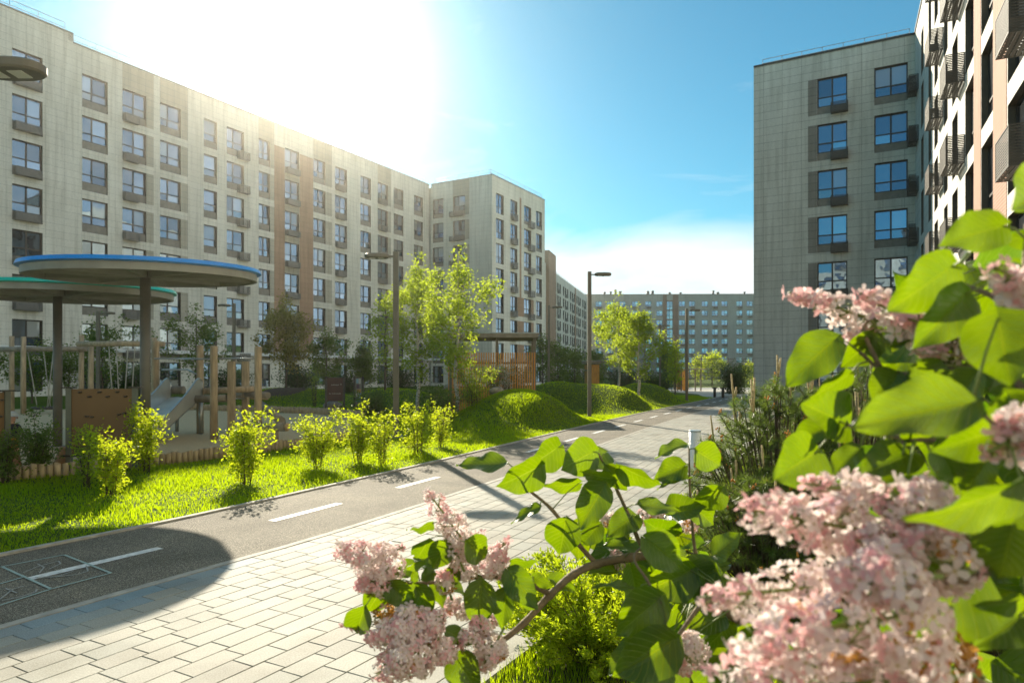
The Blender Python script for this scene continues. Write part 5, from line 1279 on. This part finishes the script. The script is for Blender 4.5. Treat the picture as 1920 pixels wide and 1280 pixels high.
LRT = Vector((1.05, 1.35, 0)); lil = empty('lilac_shrub', LRT); tag(lil, 'lilac shrub in pink bloom with heart-shaped leaves filling the right foreground', 'lilac')
rl_ = random.Random(12)
BR = {  # branches: list of (px, py, depth) or world points
 'a': [Vector((1.02, 1.38, 0)), Vector((.86, 1.36, .55)), px(1500, 1240, 1.36), px(1400, 1170, 1.33), px(1300, 1108, 1.30), px(1245, 1045, 1.28), px(1180, 1045, 1.26), px(1118, 1057, 1.25), px(1076, 1076, 1.24), px(1032, 1114, 1.22), px(985, 1165, 1.2), px(938, 1203, 1.18), px(900, 1225, 1.16)],
 'b': [px(1032, 1114, 1.22), px(1000, 1098, 1.21), px(940, 1082, 1.19), px(880, 1083, 1.17), px(800, 1092, 1.15), px(740, 1088, 1.13), px(722, 1068, 1.12)],
 'c': [px(1118, 1057, 1.25), px(1085, 1020, 1.25), px(1035, 955, 1.26), px(985, 912, 1.27), px(966, 880, 1.27)],
 'd': [px(1210, 1045, 1.27), px(1180, 970, 1.28), px(1160, 925, 1.29), px(1138, 882, 1.3), px(1122, 850, 1.3)],
 'e': [px(1330, 1120, 1.3), px(1305, 1040, 1.31), px(1296, 960, 1.32), px(1293, 900, 1.32), px(1292, 842, 1.33)],
 'f': [px(880, 1083, 1.17), px(845, 1050, 1.17), px(836, 1015, 1.17), px(832, 985, 1.17)],
 'g': [px(940, 1082, 1.19), px(905, 1060, 1.19), px(880, 1040, 1.19)],
 'h': [px(800, 1092, 1.15), px(780, 1130, 1.14), px(770, 1160, 1.13)],
 'i': [Vector((1.06, 1.33, 0)), Vector((.86, 1.05, .7)), Vector((.66, .75, 1.15)), px(1990, 1080, .62), px(1965, 900, .60), px(1950, 760, .60), px(1935, 620, .60), px(1925, 520, .58), px(1930, 420, .58)],
 'j': [px(1965, 900, .60), px(1880, 835, .60), px(1800, 825, .64), px(1700, 822, .67), px(1590, 797, .70)],
 'k': [px(1950, 760, .60), px(1880, 700, .63), px(1800, 690, .68), px(1710, 702, .72), px(1650, 690, .74), px(1612, 660, .75)],
 'l': [px(1990, 1080, .62), px(1920, 1050, .55), px(1870, 1065, .52), px(1790, 1090, .52), px(1700, 1060, .53)],
 'm': [px(1650, 690, .74), px(1620, 620, .76), px(1640, 590, .77)],
 'n': [px(1500, 1240, 1.36), px(1400, 1140, 1.15), px(1330, 1120, 1.0), px(1262, 1198, .97), px(1240, 1130, .98)],
 'o': [px(1240, 1130, .98), px(1212, 1085, 1.0), px(1190, 1040, 1.02), px(1240, 1000, 1.05)],
 'p': [Vector((.66, .75, 1.15)), px(2000, 1330, .58), px(1850, 1290, .56), px(1760, 1200, .54)],
 'q': [px(1935, 620, .60), px(1870, 560, .62), px(1800, 530, .64), px(1785, 500, .64)],
 'r': [px(1965, 900, .60), px(1930, 840, .52), px(1870, 800, .5), px(1822, 756, .5)],
}
RAD = dict(a=(.013, .0045), b=(.0055, .002), c=(.005, .0018), d=(.0048, .0018), e=(.0045, .0015), f=(.0028, .0018), g=(.0025, .0015), h=(.003, .0016), i=(.012, .003), j=(.004, .0018), k=(.004, .0018), l=(.004, .0025), m=(.003, .0015), n=(.006, .0018), o=(.0028, .0014), p=(.006, .003), q=(.003, .0018), r=(.0026, .0014))
def smooth(P, n=6):
    P = [2*P[0]-P[1]]+P+[2*P[-1]-P[-2]]; out = []
    for i in range(1, len(P)-2):
        a, b, c, d = P[i-1:i+3]
        for k in range(n):
            t = k/n; out.append(.5*((2*b)+(c-a)*t+(2*a-5*b+4*c-d)*t*t+(3*b-3*c+d-a)*t**3))
    return out+[P[-2]]
NODES = []
for k_, P in BR.items():
    Q = smooth(P); r0, r1 = RAD[k_]; mb = MB(); n_ = len(Q)
    rr_ = [(r0+(r1-r0)*(i/(n_-1))**.8)*(1+(.22 if i % 6 == 0 else 0)) for i in range(n_)]
    mb.tube([q-LRT for q in Q], rr_, 8, rough=.12); mb.build('branch', M['twig'], lil); NODES += Q
EX = [  # base x,y, tip x,y, width ratio, roll, depth
 (945, 868, 858, 883, .62, 50, 1.25), (1012, 873, 930, 912, .78, 32, 1.24), (1046, 838, 984, 876, .85, 25, 1.30), (1112, 846, 1046, 876, .95, 15, 1.27), (1134, 850, 1086, 884, .8, 20, 1.31),
 (1152, 898, 1086, 884, .55, 35, 1.24), (1139, 876, 1178, 919, .7, 10, 1.27), (1162, 872, 1240, 908, .52, 40, 1.25), (1086, 905, 1018, 914, .55, 40, 1.26), (1012, 950, 956, 978, .45, 45, 1.24),
 (1133, 910, 1085, 995, .64, 15, 1.22), (1060, 976, 1052, 1042, .9, 5, 1.20), (1122, 984, 1090, 1024, .95, 20, 1.24), (1190, 968, 1136, 1002, .75, 20, 1.27), (1199, 946, 1274, 960, .50, 40, 1.22),
 (1196, 1028, 1116, 1028, .40, 50, 1.2), (1212, 1010, 1290, 1070, .72, 15, 1.02), (1282, 874, 1230, 900, .85, 15, 1.33), (1308, 846, 1352, 872, .95, 10, 1.32), (1288, 834, 1230, 862, .45, 55, 1.33),
 (1296, 897, 1232, 914, .42, 60, 1.32), (1352, 916, 1303, 954, .8, 20, 1.25), (1296, 944, 1336, 982, .9, 15, 1.3), (1236, 1120, 1152, 1188, .80, 15, .98), (1264, 1198, 1150, 1268, .68, 8, .96),
 (1210, 1210, 1140, 1272, .7, 30, 1.0), (1194, 1108, 1116, 1092, .36, 60, 1.0), (1182, 1062, 1196, 1126, .8, 20, 1.03), (838, 1018, 812, 1066, .80, 5, 1.14), (802, 1012, 782, 1050, .75, 25, 1.16),
 (810, 980, 760, 997, .40, 55, 1.17), (904, 1092, 894, 1177, .70, 4, 1.12), (949, 1104, 942, 1178, .58, 15, 1.14), (954, 1070, 1012, 1140, .62, 10, 1.13), (982, 1112, 1006, 1142, .8, 25, 1.2),
 (716, 1104, 688, 1146, .95, 10, 1.10), (684, 1138, 664, 1194, .62, 12, 1.08), (798, 1138, 736, 1118, .8, 30, 1.12), (800, 1046, 748, 1072, .35, 55, 1.13), (774, 1090, 777, 1060, .6, 35, 1.13),
 (812, 1072, 788, 1088, .9, 20, 1.12), (818, 1078, 832, 1142, .6, 30, 1.16), (856, 1232, 900, 1302, .85, 10, 1.05), (836, 1182, 888, 1212, .55, 30, 1.06), (876, 1018, 912, 1046, .95, 10, 1.12),
 (958, 1048, 1014, 1052, .45, 50, 1.2), (1000, 1080, 1040, 1100, .6, 30, 1.21), (1030, 1086, 1084, 1108, .55, 40, 1.25), (852, 1064, 846, 1100, .8, 15, 1.15), (780, 1098, 812, 1150, .8, 20, 1.1), (730, 1092, 775, 1130, .75, 15, 1.09),
 (1822, 756, 1584, 804, .52, 28, .49), (1880, 424, 1764, 458, .72, 25, .56), (1783, 500, 1657, 585, .66, 22, .60), (1808, 552, 1708, 655, .58, 20, .58), (1566, 636, 1469, 724, .66, 18, .75),
 (1638, 632, 1576, 690, .78, 20, .76), (1586, 796, 1498, 752, .80, 30, .70), (1560, 796, 1480, 830, .62, 25, .70), (1594, 700, 1518, 748, .5, 40, .73), (1682, 704, 1630, 755, .85, 20, .72),
 (1872, 596, 1896, 724, .98, 8, .50), (1866, 806, 1738, 848, .66, 22, .52), (1962, 358, 1884, 400, .9, 20, .56), (1962, 440, 1876, 450, .7, 30, .58), (1526, 850, 1440, 900, .98, 12, .68),
 (1612, 842, 1553, 904, .6, 30, .68), (1706, 852, 1606, 904, .66, 25, .66), (1702, 800, 1752, 832, .7, 35, .66), (1916, 905, 1706, 974, .40, 45, .47), (1900, 980, 1876, 1095, .95, 8, .50),
 (1834, 1088, 1688, 1200, .78, 8, .56), (1925, 1125, 1826, 1140, .5, 40, .54), (1910, 1160, 1830, 1215, .8, 12, .58), (1684, 888, 1612, 928, .72, 20, .66), (1720, 690, 1790, 740, .8, 15, .66),
 (1760, 830, 1790, 905, .8, 18, .60), (1700, 900, 1760, 960, .7, 20, .62), (1830, 700, 1780, 770, .8, 15, .62), (1890, 740, 1950, 810, .85, 10, .55), (1640, 700, 1690, 660, .6, 30, .77),
 (1850, 860, 1800, 930, .8, 12, .60), (1750, 780, 1700, 840, .75, 20, .68), (1880, 500, 1930, 560, .8, 20, .60), (1420, 1110, 1350, 1080, .6, 35, 1.0), (1340, 1040, 1396, 1000, .7, 30, 1.1), (1300, 1060, 1350, 1110, .75, 20, 1.15),
]
pet = MB()
def petiole(B, d):
    near = min(NODES, key=lambda q: (q-B).length)
    if (near-B).length < .16:
        m_ = near.lerp(B, .55)+Vector((0, 0, .004)); pet.tube([near-LRT, m_-LRT, B-LRT], [.0013, .001, .0009], 5)
for (bx, by, tx, ty, ra, ro, Z) in EX:
    dz = rl_.uniform(-.025, .025)*Z; B, T = px(bx, by, Z+dz*.3), px(tx, ty, Z-dz)
    leaf_obj([leaf_mesh_data(B, T, ra, ro*rl_.choice((-1, 1)), rl_)], 'leaf', lil, LRT); petiole(B, T-B)
# leaves deeper in the shrub
fill = []
def scatter(n, x0, x1, y0, y1, z0, z1, ln=(.06, .10)):
    for _ in range(n):
        Z = rl_.uniform(z0, z1); B = px(rl_.uniform(x0, x1), rl_.uniform(y0, y1), Z); a = rl_.uniform(0, 6.28)
        d = Vector((math.cos(a), rl_.uniform(-.6, .6), math.sin(a)*.7-.45)).normalized()*rl_.uniform(*ln)
        fill.append(leaf_mesh_data(B, B+d, rl_.uniform(.6, .85), rl_.uniform(-60, 60), rl_)); petiole(B, d)
scatter(26, 1060, 1320, 955, 1090, 1.26, 1.5, (.05, .085))
scatter(34, 1180, 1420, 1060, 1300, 1.1, 1.4)
scatter(26, 1680, 1960, 600, 900, .72, 1.0)
scatter(44, 1620, 1980, 860, 1300, .72, 1.05)
scatter(14, 1780, 1960, 500, 720, .68, .95)
scatter(10, 700, 900, 1060, 1150, 1.18, 1.26, (.04, .07))
scatter(30, 1940, 2400, 500, 1200, .6, 1.1)
o = leaf_obj(fill, 'leaf', lil, LRT); o['kind'] = 'stuff'
# flower clusters
PT = np.array([(0, 0, 0), (.34, -.25, .03), (.78, -.33, .12), (1.02, 0, .10), (.78, .33, .12), (.34, .25, .03)])
FLO = []; 
for k in range(4):
    a = math.pi/2*k; c_, s_ = math.cos(a), math.sin(a); FLO.append(PT @ np.array([[c_, s_, 0], [-s_, c_, 0], [0, 0, 1]]))
FLO = np.concatenate(FLO)                               # 24 verts
FF = np.array([(6*k, 6*k+i, 6*k+i+1) for k in range(4) for i in range(1, 5)])
THR = np.array([(-.12, -.12, .035), (.12, -.12, .035), (.12, .12, .035), (-.12, .12, .035)])
def florets(rng, P, N, size):
    n = len(P); N = unit(N); a = rng.normal(size=(n, 3)); t = unit(np.cross(N, a)); b = np.cross(N, t); s = (size*rng.uniform(.8, 1.15, n))[:, None]
    V = P[:, None, :]+(FLO[None, :, 0:1]*t[:, None]+FLO[None, :, 1:2]*b[:, None]+FLO[None, :, 2:3]*N[:, None]*rng.uniform(-1.5, 2.5, (n, 1, 1)))*s[:, None]
    F = (FF[None]+(np.arange(n)*24)[:, None, None]).reshape(-1, 3)
    TV = P[:, None, :]+(THR[None, :, 0:1]*t[:, None]+THR[None, :, 1:2]*b[:, None])*s[:, None]+N[:, None]*s[:, None]*.10
    TF = np.array([[0, 1, 2], [0, 2, 3]])[None]+(np.arange(n)*4)[:, None, None]
    return V.reshape(-1, 3), F, TV.reshape(-1, 3), TF.reshape(-1, 3)
def panicle(B, T, r, seed, n=None, size=.0072, mat='petal', lobes=9, old=0.0, tipdeep=True):
    rng = np.random.default_rng(seed); root = empty('flower_cluster', tuple(B-LRT)); root.parent = lil
    B_, T_ = np.zeros(3), np.array(T-B); L_ = np.linalg.norm(T_); ax = T_/L_; u = unit(np.cross(ax, [.1, .3, .9])); w = np.cross(ax, u)
    # side sprays of the cone, each a rounded knot of florets
    cs = []
    for i in range(lobes):
        t = (i+.5)/lobes*.9; a = i*2.4+rng.uniform(-.4, .4); rr_ = r*(1-t)**.75*rng.uniform(.75, 1.1); kr = r*(.62-.30*t)*rng.uniform(.85, 1.15)
        cs.append((ax*L_*t+(u*math.cos(a)+w*math.sin(a))*rr_*.62, kr, t))
    for t in (.1, .35, .6, .8, .95): cs.append((ax*L_*t, r*(.9-.72*t), t))
    area = sum(4*math.pi*c[1]**2 for c in cs)*.55; n = n or int(area/(size*size*1.9)); n = min(n, 1500)
    wt = np.array([c[1]**2 for c in cs]); wt /= wt.sum(); idx = rng.choice(len(cs), n*3, p=wt)
    C = np.array([c[0] for c in cs])[idx]; K = np.array([c[1] for c in cs])[idx]; D_ = unit(rng.normal(size=(n*3, 3))); P = C+D_*K[:, None]*rng.uniform(.86, 1.06, (n*3, 1))
    inside = np.zeros(len(P), bool)
    for c, kr, t in cs: inside |= np.linalg.norm(P-c, axis=1) < kr*.84
    P, D_ = P[~inside][:n], D_[~inside][:n]; tt = (P@ax)/L_
    deep = rng.random(len(P)) < np.clip(tt*.75-.15, .08, .75) if tipdeep else rng.random(len(P)) < .12
    oldm = rng.random(len(P)) < (old*.2 if old < .5 else old)*(1.4-tt)
    for msk, mt in ((~deep & ~oldm, mat), (deep & ~oldm, 'petal_deep'), (oldm, 'petal_old')):
        if msk.sum() == 0: continue
        V, F, TV, TF = florets(rng, P[msk], D_[msk]+rng.normal(size=(msk.sum(), 3))*.22, size)
        link('petals', np_mesh('petals', V, F, M[mt]), root)['kind'] = 'stuff'
        if mt == 'petal': link('throats', np_mesh('throats', TV, TF, M['stamen']), root)['kind'] = 'stuff'
    st = MB(); st.tube([Vector(-ax*.03), Vector(ax*L_*.5), Vector(ax*L_*.95)], [.0022, .0018, .001], 6)
    for c, kr, t in cs[:lobes]:
        st.tube([Vector(ax*L_*max(0, t-.08)), Vector(c)], [.0012, .0008], 4)
        for q in range(7): dd = unit(rng.normal(size=3)); st.tube([Vector(c), Vector(c+dd*kr*.9)], [.0006, .0004], 3)
    st.build('stalk', M['petiole'], root)
    near = min(NODES, key=lambda q: (q-B).length); pet.tube([near-LRT, (near.lerp(B, .5))-LRT+Vector((0, 0, .003)), B-LRT], [.002, .0018, .0018], 6)
PA = [  # base x,y  tip x,y  depth base, depth tip, radius px, withered share
 (868, 1012, 800, 918, 1.16, 1.14, 34, 0), (858, 1040, 842, 1000, 1.15, 1.16, 24, .05), (735, 1068, 630, 1022, 1.11, 1.08, 46, 0), (716, 1084, 672, 1098, 1.10, 1.08, 34, 0), (722, 1040, 758, 1024, 1.12, 1.12, 17, 0),
 (862, 1030, 905, 998, 1.17, 1.18, 26, 0), (905, 1062, 955, 1012, 1.17, 1.17, 30, 0), (925, 1068, 948, 1050, 1.17, 1.16, 26, .05), (880, 1072, 842, 1058, 1.16, 1.15, 24, .25), (838, 1098, 828, 1072, 1.15, 1.14, 22, .1),
 (790, 1175, 690, 1195, 1.05, 1.02, 50, .08), (800, 1180, 830, 1150, 1.05, 1.05, 32, 0), (790, 1215, 700, 1265, 1.03, 1.0, 52, .05), (838, 1215, 812, 1240, 1.04, 1.03, 30, 0), (735, 1150, 700, 1160, 1.1, 1.08, 26, .85),
 (668, 1165, 642, 1170, 1.12, 1.1, 16, 0), (900, 1205, 862, 1190, 1.06, 1.05, 28, .2), (928, 1208, 905, 1250, 1.07, 1.05, 34, .1), (880, 1140, 824, 1128, 1.18, 1.18, 26, .1), (915, 1165, 935, 1158, 1.17, 1.17, 16, 0),
 (905, 1180, 890, 1160, 1.08, 1.07, 22, .1),
 (1150, 975, 1092, 962, 1.34, 1.34, 18, .3), (1232, 968, 1200, 965, 1.32, 1.32, 26, .3), (1290, 985, 1310, 965, 1.36, 1.36, 20, .3), (1165, 1050, 1135, 1048, 1.28, 1.27, 18, .2),
 (1300, 1215, 1262, 1250, .98, .96, 42, .05),
 (1700, 1010, 1368, 948, .57, .56, 96, 0), (1640, 925, 1500, 905, .58, .58, 40, 0), (1760, 960, 1640, 925, .56, .56, 62, 0), (1790, 1060, 1600, 1010, .54, .53, 78, .12),
 (1540, 1100, 1302, 1120, .60, .59, 62, 0), (1720, 1150, 1370, 1205, .52, .50, 118, .12), (1760, 1270, 1350, 1300, .52, .50, 105, .2), (1690, 1080, 1560, 1080, .50, .5, 70, .1), (1560, 1240, 1318, 1262, .60, .59, 52, 0),
 (1800, 1240, 1740, 1200, .55, .54, 40, .6), (1832, 1030, 1800, 985, .55, .54, 22, .5),
 (1640, 600, 1470, 545, .78, .78, 44, .06), (1655, 640, 1590, 630, .77, .77, 26, .1), (1745, 630, 1606, 545, .70, .70, 48, 0), (1800, 640, 1690, 590, .68, .68, 50, .05), (1830, 620, 1730, 660, .67, .67, 42, .05), (1780, 520, 1760, 545, .66, .66, 22, 0),
 (1960, 560, 1850, 490, .54, .53, 52, .05), (1940, 600, 1905, 545, .54, .54, 42, .1), (1930, 800, 1850, 850, .50, .49, 48, .05), (1940, 850, 1880, 790, .50, .5, 40, .05), (1640, 905, 1580, 890, .72, .72, 22, .3),
]
for i, (bx, by, tx, ty, Zb, Zt, rp, od) in enumerate(PA):
    B, T = px(bx, by, Zb), px(tx, ty, Zt); panicle(B, T, rp/1280*(Zb+Zt)/2*.92, 300+i, old=od, lobes=9 if rp > 30 else 6, size=.0082 if Zb > .9 else .0094)
pet.build('leaf_stalk', M['petiole'], lil)['kind'] = 'stuff'

# ---------------------------------------------------------------- volume added to imitate the lens glare round the sun
hv = MB(); hv.box((-405, -155, -1.0), (405, 605, 32)); hzo = hv.build('glare_haze', None); hzo['kind'] = 'stuff'
hm = bpy.data.materials.new('glare veil'); hm.use_nodes = True; hn = hm.node_tree.nodes; hl = hm.node_tree.links; hn.clear()
ho = hn.new('ShaderNodeOutputMaterial'); pv = hn.new('ShaderNodeVolumePrincipled'); pv.inputs['Density'].default_value = .00038
pv.inputs['Color'].default_value = (.97, .92, .81, 1); pv.inputs['Anisotropy'].default_value = .84
hl.new(pv.outputs[0], ho.inputs['Volume']); hzo.data.materials.clear(); hzo.data.materials.append(hm)
